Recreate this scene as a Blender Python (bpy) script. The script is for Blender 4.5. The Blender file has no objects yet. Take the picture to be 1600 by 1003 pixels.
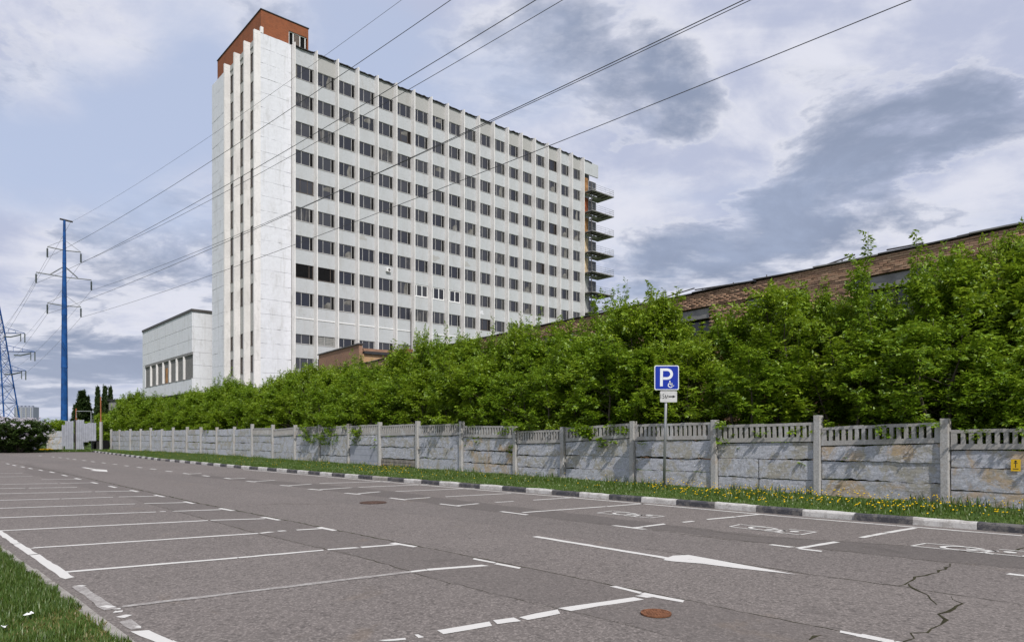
import bpy, math, random
import numpy as np
from mathutils import Vector, Matrix, Euler

random.seed(7)
rng = np.random.default_rng(11)
sc = bpy.context.scene
COL = sc.collection
R = math.radians

# ------------------------------------------------------------------ camera
F, EYE, HOR = 1069.0, 1.65, 680.0          # focal length in photo pixels, eye height in metres, horizon row
cam_d = bpy.data.cameras.new('camera')
cam = bpy.data.objects.new('camera', cam_d)
COL.objects.link(cam)
cam.location = (0, 0, EYE)
cam.rotation_euler = (R(90), 0, 0)
cam_d.sensor_width = 36.0
cam_d.lens = 36.0 * F / 1600.0
cam_d.shift_y = (HOR - 501.5) / 1600.0
cam_d.clip_start = 0.1
cam_d.clip_end = 9000
sc.camera = cam
sc.view_settings.view_transform = 'Standard'
sc.view_settings.look = 'None'
sc.view_settings.exposure = 0.0
sc.view_settings.gamma = 1.0
sc.view_settings.use_curve_mapping = False
sc.render.engine = 'CYCLES'
sc.cycles.max_bounces = 6
sc.cycles.transparent_max_bounces = 8
sc.cycles.use_denoising = True

# ------------------------------------------------------------------ sun
SUN_EL = 48.0
_sx, _sy = 0.30, -0.954                     # horizontal direction towards the sun
sun_v = Vector((_sx * math.cos(R(SUN_EL)), _sy * math.cos(R(SUN_EL)), math.sin(R(SUN_EL))))
sl = bpy.data.lights.new('sun', 'SUN')
sl.energy = 3.6
sl.angle = R(0.6)
sl.color = (1.0, 0.96, 0.90)
so = bpy.data.objects.new('sun', sl)
COL.objects.link(so)
so.location = (0, -20, 60)
so.rotation_euler = sun_v.to_track_quat('Z', 'Y').to_euler()


# ------------------------------------------------------------------ node helpers
class NT:
    def __init__(s, tree):
        s.t = tree
        s.n = tree.nodes
        s.l = tree.links

    def node(s, typ, **kw):
        nd = s.n.new(typ)
        for k, v in kw.items():
            setattr(nd, k, v)
        return nd

    def put(s, sock, v):
        if isinstance(v, bpy.types.NodeSocket):
            s.l.new(v, sock)
        elif v is not None:
            if isinstance(v, (tuple, list)) and len(v) == 3 and sock.type == 'RGBA':
                v = (*v, 1)
            sock.default_value = v

    def math(s, op, a, b=None, c=None, clamp=False):
        nd = s.node('ShaderNodeMath', operation=op, use_clamp=clamp)
        s.put(nd.inputs[0], a)
        if b is not None: s.put(nd.inputs[1], b)
        if c is not None: s.put(nd.inputs[2], c)
        return nd.outputs[0]

    def vmath(s, op, a, b=None):
        nd = s.node('ShaderNodeVectorMath', operation=op)
        s.put(nd.inputs[0], a)
        if b is not None: s.put(nd.inputs[1], b)
        return nd.outputs['Value'] if op in ('DOT_PRODUCT', 'LENGTH', 'DISTANCE') else nd.outputs[0]

    def noise(s, vec, scale=1.0, detail=4.0, rough=0.55, dist=0.0, lac=2.0):
        nd = s.node('ShaderNodeTexNoise')
        nd.inputs['Scale'].default_value = scale
        nd.inputs['Detail'].default_value = detail
        nd.inputs['Roughness'].default_value = rough
        nd.inputs['Distortion'].default_value = dist
        if vec is not None: s.l.new(vec, nd.inputs['Vector'])
        return nd.outputs['Fac']

    def voro(s, vec, scale, feature='F1', rand=1.0):
        nd = s.node('ShaderNodeTexVoronoi', feature=feature)
        nd.inputs['Scale'].default_value = scale
        nd.inputs['Randomness'].default_value = rand
        if vec is not None: s.l.new(vec, nd.inputs['Vector'])
        return nd

    def scale(s, vec, sc_, off=(0, 0, 0)):
        nd = s.node('ShaderNodeMapping')
        nd.inputs['Scale'].default_value = sc_
        nd.inputs['Location'].default_value = off
        s.l.new(vec, nd.inputs['Vector'])
        return nd.outputs[0]

    def step(s, v, lo, hi, smooth=True):
        nd = s.node('ShaderNodeMapRange')
        nd.interpolation_type = 'SMOOTHSTEP' if smooth else 'LINEAR'
        nd.inputs['From Min'].default_value = lo
        nd.inputs['From Max'].default_value = hi
        s.put(nd.inputs['Value'], v)
        return nd.outputs[0]

    def mix(s, fac, a, b, blend='MIX'):
        nd = s.node('ShaderNodeMix', data_type='RGBA', blend_type=blend)
        s.put(nd.inputs[0], fac)
        s.put(nd.inputs[6], a)
        s.put(nd.inputs[7], b)
        return nd.outputs[2]

    def pos(s):
        return s.node('ShaderNodeNewGeometry').outputs['Position']

    def island(s):
        return s.node('ShaderNodeNewGeometry').outputs['Random Per Island']

    def orand(s):
        return s.node('ShaderNodeObjectInfo').outputs['Random']

    def bump(s, h, strength=0.3, dist=0.02):
        nd = s.node('ShaderNodeBump')
        nd.inputs['Strength'].default_value = strength
        nd.inputs['Distance'].default_value = dist
        s.l.new(h, nd.inputs['Height'])
        return nd.outputs[0]


def material(name, build, rough=0.85, spec=0.3, metal=0.0):
    m = bpy.data.materials.new(name)
    m.use_nodes = True
    t = NT(m.node_tree)
    p = m.node_tree.nodes['Principled BSDF']
    p.inputs['Roughness'].default_value = rough
    p.inputs['Specular IOR Level'].default_value = spec
    p.inputs['Metallic'].default_value = metal
    r = build(t, p)
    if r is not None:
        t.put(p.inputs['Base Color'], r)
    return m


# ------------------------------------------------------------------ world: sky with a broken cloud deck
w = bpy.data.worlds.new('World')
sc.world = w
w.use_nodes = True
T = NT(w.node_tree)
for nd in list(T.n): T.n.remove(nd)
sky = T.node('ShaderNodeTexSky', sky_type='NISHITA', sun_disc=False)
sky.sun_elevation = R(SUN_EL)
sky.sun_rotation = math.atan2(_sx, _sy)
sky.air_density = 1.1
sky.dust_density = 2.2
sky.ozone_density = 1.6
vec = T.vmath('NORMALIZE', T.node('ShaderNodeTexCoord').outputs['Generated'])
sep = T.node('ShaderNodeSeparateXYZ'); T.l.new(vec, sep.inputs[0])
zz = T.math('ADD', T.math('MAXIMUM', sep.outputs[2], 0.0), 0.16)
cmb = T.node('ShaderNodeCombineXYZ')
T.l.new(T.math('DIVIDE', sep.outputs[0], zz), cmb.inputs[0])
T.l.new(T.math('DIVIDE', sep.outputs[1], zz), cmb.inputs[1])
pl = cmb.outputs[0]
n_big = T.noise(T.scale(pl, (0.75, 1.0, 1), (3.1, 1.7, 0)), 0.8, 9, 0.58, 0.35)
n_mid = T.noise(T.scale(pl, (1, 1.2, 1), (7.3, 2.2, 0)), 1.9, 9, 0.60, 0.5)
n_dark = T.noise(T.scale(pl, (0.8, 1.1, 1), (13.3, 5.2, 0)), 1.15, 8, 0.56, 0.6)
n_fine = T.noise(T.scale(vec, (1, 1, 2.0), (4, 4, 4)), 5.0, 8, 0.62, 0.4)


def sky_dir(px, py):
    return Vector(((px - 800) / F, 1.0, (HOR - py) / F)).normalized()


def blob_sum(spots):
    tot = None
    for px, py, rad, amt, sq in spots:
        d = sky_dir(px, py)
        df = T.vmath('SUBTRACT', vec, tuple(d))
        df = T.scale(df, (1.0, 1.0, sq))
        ln = T.vmath('LENGTH', df)
        v = T.math('MULTIPLY', T.step(ln, rad, 0.0), amt)
        tot = v if tot is None else T.math('ADD', tot, v)
    return tot


dark_sum = blob_sum([(1480, 170, .18, .33, 2.0), (1350, 190, .12, .16, 2.0), (1010, 120, .17, .36, 1.5), (1070, 195, .09, .26, 1.3),
                     (1250, 325, .17, .22, 2.2), (1080, 400, .20, .28, 3.0), (960, 455, .16, .16, 3.0), (1290, 255, .12, .14, 2),
                     (230, 560, .20, .22, 3.4), (330, 535, .12, .14, 3.0), (60, 600, .16, .08, 4.0), (150, 450, .20, .12, 3.0),
                     (1450, 90, .10, -.22, 2), (1130, 30, .14, -.18, 1.5), (1560, 270, .12, -.20, 2.5), (1180, 370, .08, -.14, 2.5)])
clear_sum = blob_sum([(170, 215, .26, .42, 1.6), (310, 130, .14, .32, 1.0), (30, 250, .20, .16, 1.5), (560, 90, .16, .24, 1.2), (300, 400, .16, .10, 2.0),
                      (700, 150, .20, .12, 1.5), (60, 60, .18, -.22, 1.6), (230, 90, .10, -.20, 1.6), (60, 170, .07, -.12, 1.6)])
billow = T.math('ABSOLUTE', T.math('SUBTRACT', T.noise(T.scale(pl, (1, 1.3, 1), (2.3, 9.2, 0)), 1.5, 10, 0.62, 0.25), 0.5))
wisp = T.noise(T.scale(vec, (1, 1, 1.6), (8, 1, 3)), 4.6, 12, 0.58, 0.15)
dk = T.math('ADD', T.math('ADD', T.math('MULTIPLY', n_dark, 0.85), T.math('MULTIPLY', wisp, 0.85)),
            T.math('SUBTRACT', T.math('MULTIPLY', dark_sum, 0.62), T.math('MULTIPLY', billow, 1.3)))
dk = T.step(dk, 0.78, 1.04)
cv = T.math('SUBTRACT', T.math('ADD', T.math('MULTIPLY', n_big, 0.7), T.math('MULTIPLY', n_fine, 0.55)), clear_sum)
cv = T.math('MULTIPLY', T.step(cv, 0.26, 0.66), 0.94)
lit = T.mix(T.step(T.math('ADD', T.math('MULTIPLY', n_mid, 0.4), T.math('MULTIPLY', wisp, 0.6)), 0.42, 0.57), (0.50, 0.54, 0.70), (0.77, 0.78, 0.87))
cloud = T.mix(dk, lit, (0.275, 0.325, 0.45))
skyc = T.mix(0.85, T.vmath('MULTIPLY', sky.outputs[0], (0.15, 0.15, 0.15)), (0.52, 0.59, 0.78))
rim = T.math('MULTIPLY', T.step(dk, 0.0, 0.12), T.step(dk, 0.42, 0.12))
cloud = T.mix(T.math('MULTIPLY', rim, 0.30), cloud, (0.88, 0.88, 0.93))
fin = T.mix(cv, skyc, cloud)
# nearer the horizon everything melts into one pale tone
hz = T.step(sep.outputs[2], 0.16, -0.01)
fin = T.mix(T.math('MULTIPLY', hz, 0.45), fin, (0.55, 0.60, 0.74))
bg = T.node('ShaderNodeBackground')
T.l.new(fin, bg.inputs['Color'])
bg.inputs['Strength'].default_value = 1.0
T.l.new(bg.outputs[0], T.node('ShaderNodeOutputWorld').inputs[0])
w.cycles.sampling_method = 'MANUAL'
w.cycles.sample_map_resolution = 1024


# ------------------------------------------------------------------ geometry helpers
def at(px, py, z=0.0):
    """ground point (height z) that the photograph shows at this pixel"""
    D = F * (EYE - z) / (py - HOR)
    return Vector(((px - 800) * D / F, D, z))


def link(o, parent=None):
    COL.objects.link(o)
    if parent is not None: o.parent = parent
    return o


def tag(o, label=None, cat=None, group=None, kind=None):
    if label: o['label'] = label
    if cat: o['category'] = cat
    if group: o['group'] = group
    if kind: o['kind'] = kind
    return o


def empty(name, loc=(0, 0, 0), rz=0.0, **kw):
    o = bpy.data.objects.new(name, None)
    o.empty_display_size = 0.3
    o.location = loc
    o.rotation_euler = (0, 0, rz)
    link(o)
    return tag(o, **kw)


class MB:
    """collects simple shapes and links them as one mesh object"""
    def __init__(s):
        s.v = []; s.f = []; s.m = []; s.cur = 0

    def add(s, vs, fs):
        b = len(s.v)
        s.v += [tuple(p) for p in vs]
        s.f += [tuple(i + b for i in f) for f in fs]
        s.m += [s.cur] * len(fs)

    def box(s, x0, x1, y0, y1, z0, z1, M=None):
        vs = [Vector(p) for p in ((x0, y0, z0), (x1, y0, z0), (x1, y1, z0), (x0, y1, z0), (x0, y0, z1), (x1, y0, z1), (x1, y1, z1), (x0, y1, z1))]
        if M is not None: vs = [M @ p for p in vs]
        s.add(vs, [(0, 3, 2, 1), (4, 5, 6, 7), (0, 1, 5, 4), (1, 2, 6, 5), (2, 3, 7, 6), (3, 0, 4, 7)])
        return s

    def tube(s, pts, r, n=8, cap=True, r_end=None):
        pts = [Vector(p) for p in pts]
        rings = []
        k = len(pts)
        for i, p in enumerate(pts):
            d = (pts[min(i + 1, k - 1)] - pts[max(i - 1, 0)]).normalized()
            up = Vector((0, 0, 1)) if abs(d.z) < 0.9 else Vector((1, 0, 0))
            a = d.cross(up).normalized(); b = d.cross(a)
            rr = r[i] if isinstance(r, (list, tuple)) else (r if r_end is None else r + (r_end - r) * i / (k - 1))
            rings.append([p + (a * math.cos(2 * math.pi * j / n) + b * math.sin(2 * math.pi * j / n)) * rr for j in range(n)])
        vs = [q for rg in rings for q in rg]
        fs = []
        for i in range(k - 1):
            for j in range(n):
                fs.append((i * n + j, i * n + (j + 1) % n, (i + 1) * n + (j + 1) % n, (i + 1) * n + j))
        if cap:
            fs.append(tuple(range(n - 1, -1, -1)))
            fs.append(tuple((k - 1) * n + j for j in range(n)))
        s.add(vs, fs)
        return s

    def prism(s, poly, z0, z1, M=None):
        n = len(poly)
        vs = [Vector((p[0], p[1], z0)) for p in poly] + [Vector((p[0], p[1], z1)) for p in poly]
        if M is not None: vs = [M @ p for p in vs]
        s.add(vs, [tuple(range(n - 1, -1, -1)), tuple(range(n, 2 * n))] + [(i, (i + 1) % n, n + (i + 1) % n, n + i) for i in range(n)])
        return s

    def sheet(s, poly, z):
        s.add([(p[0], p[1], z) for p in poly], [tuple(range(len(poly)))])
        return s

    def mesh(s, name, mats):
        me = bpy.data.meshes.new(name)
        me.from_pydata(s.v, [], s.f)
        mats = mats if isinstance(mats, (list, tuple)) else [mats]
        for m in mats: me.materials.append(m)
        if len(mats) > 1: me.polygons.foreach_set('material_index', s.m)
        me.update()
        return me

    def obj(s, name, mats, parent=None, bevel=0, smooth=False, **kw):
        me = s.mesh(name, mats)
        if smooth:
            me.polygons.foreach_set('use_smooth', [True] * len(me.polygons))
        o = bpy.data.objects.new(name, me)
        link(o, parent)
        if bevel:
            b = o.modifiers.new('bevel', 'BEVEL'); b.width = bevel; b.segments = 2; b.limit_method = 'ANGLE'
        return tag(o, **kw)


def np_obj(name, V, Fc, mat, parent=None, **kw):
    """mesh from numpy arrays; Fc is (n,3) or (n,4)"""
    me = bpy.data.meshes.new(name)
    n, k = Fc.shape
    me.vertices.add(len(V)); me.vertices.foreach_set('co', V.astype(np.float32).ravel())
    me.loops.add(n * k); me.loops.foreach_set('vertex_index', Fc.astype(np.int32).ravel())
    me.polygons.add(n)
    me.polygons.foreach_set('loop_start', np.arange(0, n * k, k, dtype=np.int32))
    me.polygons.foreach_set('loop_total', np.full(n, k, dtype=np.int32))
    me.update(calc_edges=True)
    me.materials.append(mat)
    o = bpy.data.objects.new(name, me)
    link(o, parent)
    return tag(o, **kw)


def share(name, me, parent, loc, rot=(0, 0, 0), scale=(1, 1, 1), **kw):
    o = bpy.data.objects.new(name, me)
    o.location = loc; o.rotation_euler = rot; o.scale = scale
    link(o, parent)
    return tag(o, **kw)

# ------------------------------------------------------------------ materials
def asphalt(name, base, dark, warm=0.0, grain=1.0):
    def b(t, p):
        P = t.pos()
        big = t.noise(P, 0.22, 4, 0.6, 0.5)
        med = t.noise(P, 1.6, 5, 0.6)
        vf = t.voro(P, 58.0)
        vf2 = t.voro(P, 30.0)
        c = t.mix(t.step(big, 0.3, 0.7), base, dark)
        c = t.mix(t.math('MULTIPLY', t.step(med, 0.48, 0.8), 0.4), c, tuple(x * 0.78 for x in base))
        # single light and dark stones of the aggregate
        c = t.mix(t.math('MULTIPLY', t.step(t.math('FRACT', t.math('MULTIPLY', vf.outputs['Color'], 3.7)), 0.55, 1.0), 0.62 * grain), c, tuple(min(1, x * 1.9) for x in base))
        c = t.mix(t.math('MULTIPLY', t.step(t.math('FRACT', t.math('MULTIPLY', vf2.outputs['Color'], 5.1)), 0.72, 1.0), 0.55 * grain), c, tuple(x * 0.42 for x in base))
        c = t.mix(t.math('MULTIPLY', t.step(t.noise(P, 0.55, 5, 0.7, 1.0), 0.60, 0.74), 0.30), c, (0.20, 0.150, 0.105))
        c = t.mix(t.math('MULTIPLY', t.step(t.noise(t.scale(P, (1, 1, 1), (9, 3, 0)), 0.8, 3, 0.6, 0.5), 0.64, 0.72), 0.35), c, tuple(x * 0.6 for x in base))
        drip = t.voro(t.scale(P, (1, 1, 0)), 0.42)
        dm = t.math('MULTIPLY', t.step(t.math('ADD', drip.outputs['Distance'], t.math('MULTIPLY', t.noise(P, 4.0, 4, 0.6), 0.35)), 0.36, 0.22), t.step(t.math('FRACT', t.math('MULTIPLY', drip.outputs['Color'], 4.3)), 0.55, 0.60))
        c = t.mix(t.math('MULTIPLY', dm, 0.28), c, tuple(x * 0.5 for x in base))
        h = t.math('ADD', vf.outputs['Distance'], t.math('MULTIPLY', vf2.outputs['Distance'], 0.8))
        t.l.new(t.bump(h, 0.28 * grain, 0.005), p.inputs['Normal'])
        return c
    return material(name, b, 0.9, 0.25)


M = {}
M['asphalt'] = asphalt('asphalt', (0.158, 0.139, 0.129), (0.138, 0.121, 0.112))
M['asphalt_lane'] = asphalt('asphalt_lane', (0.150, 0.132, 0.123), (0.132, 0.117, 0.109))
M['asphalt_patch'] = asphalt('asphalt_patch', (0.124, 0.109, 0.101), (0.110, 0.097, 0.091), grain=0.6)
M['asphalt_strip'] = asphalt('asphalt_strip', (0.143, 0.125, 0.116), (0.126, 0.111, 0.103), grain=0.7)


def paint_line(t, p):
    P = t.pos()
    wear = t.noise(P, 7.0, 8, 0.7)
    fine = t.noise(P, 60.0, 4, 0.7)
    big = t.noise(P, 0.9, 3, 0.5)
    k = t.step(t.math('ADD', t.math('ADD', t.math('MULTIPLY', wear, 0.65), t.math('MULTIPLY', fine, 0.45)), t.math('MULTIPLY', big, 0.35)), 0.80, 0.95)
    return t.mix(k, (0.58, 0.565, 0.54), (0.19, 0.175, 0.165))


M['road_paint'] = material('road_paint', paint_line, 0.8, 0.3)


def paint_faded(t, p):
    P = t.pos()
    k = t.step(t.math('ADD', t.math('MULTIPLY', t.noise(P, 9.0, 8, 0.7), 0.6), t.math('MULTIPLY', t.noise(P, 55.0, 4, 0.7), 0.45)), 0.34, 0.62)
    return t.mix(k, (0.46, 0.44, 0.42), (0.235, 0.215, 0.205))


M['road_paint_faded'] = material('road_paint_faded', paint_faded, 0.85, 0.25)


def concrete_paint(t, p, warm=0.0):
    """whitewashed concrete slab: peeling blue-grey wash over tan concrete"""
    P = t.pos()
    O = t.orand()
    off = t.node('ShaderNodeCombineXYZ'); t.put(off.inputs[0], t.math('MULTIPLY', O, 13.0)); t.put(off.inputs[2], t.math('MULTIPLY', O, 7.0))
    Q = t.vmath('ADD', P, off.outputs[0])
    big = t.noise(Q, 1.3, 6, 0.66, 0.7)
    strk = t.noise(t.scale(Q, (1.0, 1.0, 5.0)), 2.2, 7, 0.68, 0.5)
    fine = t.noise(Q, 22.0, 5, 0.65)
    vor = t.voro(t.scale(Q, (1, 1, 1.8)), 6.0, 'DISTANCE_TO_EDGE').outputs['Distance']
    c = t.mix(t.step(fine, 0.35, 0.68), (0.50, 0.51, 0.56), (0.36, 0.365, 0.40))
    mot = t.noise(Q, 5.0, 8, 0.72, 0.6)
    c = t.mix(t.math('MULTIPLY', t.step(t.math('ADD', t.math('MULTIPLY', big, .6), t.math('MULTIPLY', mot, .4)), 0.48, 0.58), 0.75), c, (0.34, 0.31, 0.235))
    c = t.mix(t.math('MULTIPLY', t.step(t.noise(t.scale(Q, (1, 1, 1), (2, 8, 3)), 7.0, 7, 0.75, 0.5), 0.52, 0.64), 0.50), c, (0.25, 0.25, 0.275))
    c = t.mix(t.math('MULTIPLY', t.step(strk, 0.58, 0.70), 0.55), c, (0.27, 0.265, 0.26))
    c = t.mix(t.math('MULTIPLY', t.step(t.noise(t.scale(Q, (1, 1, 1), (5, 5, 5)), 0.9, 5, 0.7, 1.2), 0.64 - warm * 0.2, 0.72 - warm * 0.14), 0.35 + 0.5 * warm), c, (0.46, 0.33, 0.19))
    flake = t.step(t.noise(t.scale(Q, (1, 1, 2.0)), 6.0, 8, 0.78, 0.3), 0.56, 0.585)
    c = t.mix(t.math('MULTIPLY', flake, 0.62), c, (0.60, 0.61, 0.66))
    ck = t.noise(t.scale(Q, (1.0, 1.0, 9.0)), 1.7, 6, 0.6, 0.4)
    ck2 = t.math('MULTIPLY', t.math('SUBTRACT', 1.0, t.step(t.math('ABSOLUTE', t.math('SUBTRACT', ck, 0.5)), 0.0, 0.012)), t.step(big, 0.40, 0.52))
    c = t.mix(t.math('MULTIPLY', ck2, 0.8), c, (0.09, 0.085, 0.08))
    hh = t.math('ADD', t.math('MULTIPLY', flake, 0.5), t.math('ADD', t.math('MULTIPLY', strk, 0.8), t.math('MULTIPLY', fine, 0.5)))
    t.l.new(t.bump(hh, 0.6, 0.02), p.inputs['Normal'])
    return c


M['slab'] = material('whitewashed_concrete', concrete_paint, 0.92, 0.2)
M['slab_warm'] = material('stained_concrete', lambda t, p: concrete_paint(t, p, 0.75), 0.92, 0.2)


def concrete_post(t, p):
    P = t.pos()
    big = t.noise(t.scale(P, (1, 1, 0.5)), 3.0, 6, 0.65, 0.5)
    fine = t.noise(P, 30.0, 4, 0.65)
    c = t.mix(t.step(fine, 0.35, 0.65), (0.46, 0.45, 0.445), (0.32, 0.31, 0.30))
    c = t.mix(t.math('MULTIPLY', t.step(big, 0.52, 0.66), 0.6), c, (0.33, 0.27, 0.21))
    c = t.mix(t.math('MULTIPLY', t.step(t.noise(t.scale(P, (6, 6, 0.6)), 1.0, 5, 0.6), 0.55, 0.75), 0.5), c, (0.24, 0.235, 0.23))
    t.l.new(t.bump(t.math('ADD', fine, t.math('MULTIPLY', big, 2.0)), 0.5, 0.01), p.inputs['Normal'])
    return c


M['post'] = material('fence_post_concrete', concrete_post, 0.9, 0.2)


def lattice_c(t, p):
    P = t.pos()
    fine = t.noise(P, 26.0, 5, 0.65)
    big = t.noise(P, 1.8, 6, 0.65, 0.5)
    c = t.mix(t.step(fine, 0.3, 0.7), (0.42, 0.40, 0.385), (0.31, 0.295, 0.28))
    c = t.mix(t.math('MULTIPLY', t.step(big, 0.5, 0.66), 0.55), c, (0.52, 0.53, 0.55))
    c = t.mix(t.math('MULTIPLY', t.step(t.noise(t.scale(P, (1, 1, .4), (3, 1, 1)), 7.0, 6, 0.7), 0.58, 0.7), 0.45), c, (0.22, 0.195, 0.17))
    t.l.new(t.bump(t.math('ADD', fine, big), 0.5, 0.012), p.inputs['Normal'])
    return c


M['lattice'] = material('lattice_concrete', lattice_c, 0.92, 0.2)


def simple(name, col, rough=0.7, spec=0.3, metal=0.0, var=0.18, sc_=3.0, bump=0.0):
    def b(t, p):
        P = t.pos()
        n = t.noise(P, sc_, 6, 0.62, 0.3)
        c = t.mix(t.step(n, 0.3, 0.7), tuple(min(1, x * (1 + var)) for x in col), tuple(x * (1 - var) for x in col))
        if bump: t.l.new(t.bump(t.noise(P, sc_ * 8, 5, 0.6), 0.5, bump), p.inputs['Normal'])
        return c
    return material(name, b, rough, spec, metal)


def kerb_m(col, chip, name):
    def b(t, p):
        P = t.pos()
        k = t.step(t.math('ADD', t.math('MULTIPLY', t.noise(P, 5.0, 7, 0.72), 0.7), t.math('MULTIPLY', t.noise(P, 30.0, 4, 0.7), 0.3)), 0.47, 0.57)
        c = t.mix(t.math('MULTIPLY', k, 0.75), col, chip)
        t.l.new(t.bump(t.noise(P, 25.0, 5, 0.7), 0.6, 0.01), p.inputs['Normal'])
        return c
    return material(name, b, 0.88, 0.25)


M['kerb_white'] = kerb_m((0.52, 0.51, 0.49), (0.33, 0.31, 0.29), 'kerb_white_paint')
M['kerb_black'] = kerb_m((0.062, 0.062, 0.07), (0.16, 0.15, 0.14), 'kerb_black_paint')
M['kerb_grey'] = kerb_m((0.33, 0.31, 0.285), (0.22, 0.20, 0.18), 'kerb_bare_concrete')


def ground_c(t, p):
    P = t.pos()
    n = t.noise(P, 0.6, 6, 0.6)
    f = t.noise(P, 14.0, 5, 0.7)
    c = t.mix(t.step(f, 0.3, 0.7), (0.045, 0.085, 0.018), (0.085, 0.13, 0.03))
    c = t.mix(t.math('MULTIPLY', t.step(n, 0.52, 0.7), 0.6), c, (0.16, 0.13, 0.075))
    t.l.new(t.bump(f, 0.8, 0.04), p.inputs['Normal'])
    return c


M['turf'] = material('turf', ground_c, 0.95, 0.1)


def blades(name, c0, c1, c2, trans=0.35):
    m = bpy.data.materials.new(name); m.use_nodes = True
    t = NT(m.node_tree); t.n.remove(m.node_tree.nodes['Principled BSDF'])
    out = m.node_tree.nodes['Material Output']
    r = t.island()
    P = t.pos()
    big = t.noise(P, 0.9, 4, 0.6)
    c = t.mix(r, c0, c1)
    c = t.mix(t.step(t.math('FRACT', t.math('MULTIPLY', r, 7.31)), 0.72, 1.0), c, c2)
    c = t.mix(t.math('MULTIPLY', t.step(big, 0.35, 0.65), 0.45), c, t.mix(0.5, c, c1))
    d = t.node('ShaderNodeBsdfDiffuse'); t.put(d.inputs[0], c)
    tr = t.node('ShaderNodeBsdfTranslucent'); t.put(tr.inputs[0], t.mix(0.5, c, c2))
    g = t.node('ShaderNodeBsdfGlossy'); g.inputs['Roughness'].default_value = 0.42
    t.put(g.inputs[0], (0.9, 0.95, 0.85))
    ms = t.node('ShaderNodeMixShader'); ms.inputs[0].default_value = trans
    t.l.new(d.outputs[0], ms.inputs[1]); t.l.new(tr.outputs[0], ms.inputs[2])
    ms2 = t.node('ShaderNodeMixShader'); ms2.inputs[0].default_value = 0.035
    t.l.new(ms.outputs[0], ms2.inputs[1]); t.l.new(g.outputs[0], ms2.inputs[2])
    t.l.new(ms2.outputs[0], out.inputs[0])
    return m


M['leaf'] = blades('maple_leaf', (0.098, 0.186, 0.009), (0.190, 0.305, 0.014), (0.32, 0.42, 0.034), 0.32)
M['leaf_b'] = blades('maple_leaf_yellowish', (0.118, 0.200, 0.009), (0.220, 0.335, 0.015), (0.36, 0.45, 0.038), 0.36)
M['leaf_dark'] = blades('lilac_leaf', (0.030, 0.062, 0.012), (0.055, 0.095, 0.018), (0.085, 0.12, 0.03), 0.2)
M['leaf_poplar'] = blades('poplar_leaf', (0.030, 0.060, 0.016), (0.050, 0.085, 0.022), (0.07, 0.10, 0.03), 0.15)
M['grass'] = blades('grass_blade', (0.045, 0.095, 0.012), (0.085, 0.15, 0.020), (0.16, 0.18, 0.05), 0.3)
M['grass_dry'] = blades('dry_grass_blade', (0.13, 0.12, 0.03), (0.24, 0.19, 0.07), (0.12, 0.15, 0.03), 0.3)
M['dandelion'] = simple('dandelion_petal', (0.75, 0.50, 0.01), 0.8, 0.1, var=0.2, sc_=30)
M['petal'] = simple('lilac_petal', (0.36, 0.34, 0.38), 0.8, 0.1, var=0.2, sc_=9)
M['bark'] = simple('bark', (0.10, 0.085, 0.065), 0.95, 0.1, var=0.3, sc_=14, bump=0.01)


def white_wall(name, col, streak=1.0, low=(0.40, 0.39, 0.37)):
    def b(t, p):
        P = t.pos()
        g = t.noise(t.scale(P, (0.5, 0.5, 0.16)), 1.0, 6, 0.6, 0.3)
        rowl = t.noise(t.scale(P, (0.55, 0.55, 9.0)), 1.0, 6, 0.62, 0.15)
        zone = t.noise(P, 0.16, 3, 0.5)
        fine = t.noise(P, 3.5, 6, 0.65)
        c = t.mix(t.step(fine, 0.25, 0.8), tuple(x * 1.03 for x in col), tuple(x * 0.93 for x in col))
        c = t.mix(t.math('MULTIPLY', t.step(g, 0.48, 0.75), 0.40), c, tuple(a * 0.45 + b_ * 0.55 for a, b_ in zip(col, low)))
        # thin horizontal flakes where the whitewash has come off along the panel ribs
        fl = t.math('MULTIPLY', t.step(rowl, 0.64, 0.69), t.step(zone, 0.46, 0.60))
        c = t.mix(t.math('MULTIPLY', fl, 0.55 * streak), c, (0.27, 0.265, 0.26))
        vs = t.noise(t.scale(P, (2.2, 2.2, 0.12)), 1.0, 5, 0.6)
        c = t.mix(t.math('MULTIPLY', t.step(vs, 0.55, 0.8), 0.42), c, (0.38, 0.36, 0.33))
        gr = t.noise(t.scale(P, (1.3, 1.3, 0.5), (4, 2, 1)), 1.0, 7, 0.7, 0.4)
        c = t.mix(t.math('MULTIPLY', t.step(gr, 0.52, 0.68), 0.30), c, (0.36, 0.35, 0.33))
        t.l.new(t.bump(t.math('ADD', fine, t.math('MULTIPLY', rowl, 0.6)), 0.35, 0.03), p.inputs['Normal'])
        return c
    return material(name, b, 0.85, 0.25)


M['white_panel'] = white_wall('whitewashed_wall_panel', (0.73, 0.74, 0.785), 1.4)
M['spandrel'] = white_wall('spandrel_concrete', (0.50, 0.52, 0.54), 1.5)
M['spandrel_dirty_shaded'] = white_wall('dirty_shaded_spandrel_concrete', (0.42, 0.42, 0.41), 0.7)  # grime; on the short side it also holds recess shade as colour
M['fin'] = white_wall('fin_concrete', (0.80, 0.775, 0.765), 0.2)
M['pod'] = white_wall('podium_panel', (0.70, 0.71, 0.745), 1.0)
M['backing'] = simple('joint_concrete', (0.20, 0.195, 0.19), 0.95, 0.1)
M['ledge'] = simple('white_ledge', (0.82, 0.82, 0.82), 0.8, 0.2, var=0.05)
M['soffit'] = simple('roof_felt', (0.045, 0.045, 0.047), 0.85, 0.2)
M['frame'] = simple('window_frame_grey', (0.46, 0.45, 0.44), 0.6, 0.3, var=0.2, sc_=1.0)
M['frame_white'] = simple('window_frame_white', (0.80, 0.80, 0.80), 0.4, 0.4, var=0.04)
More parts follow.
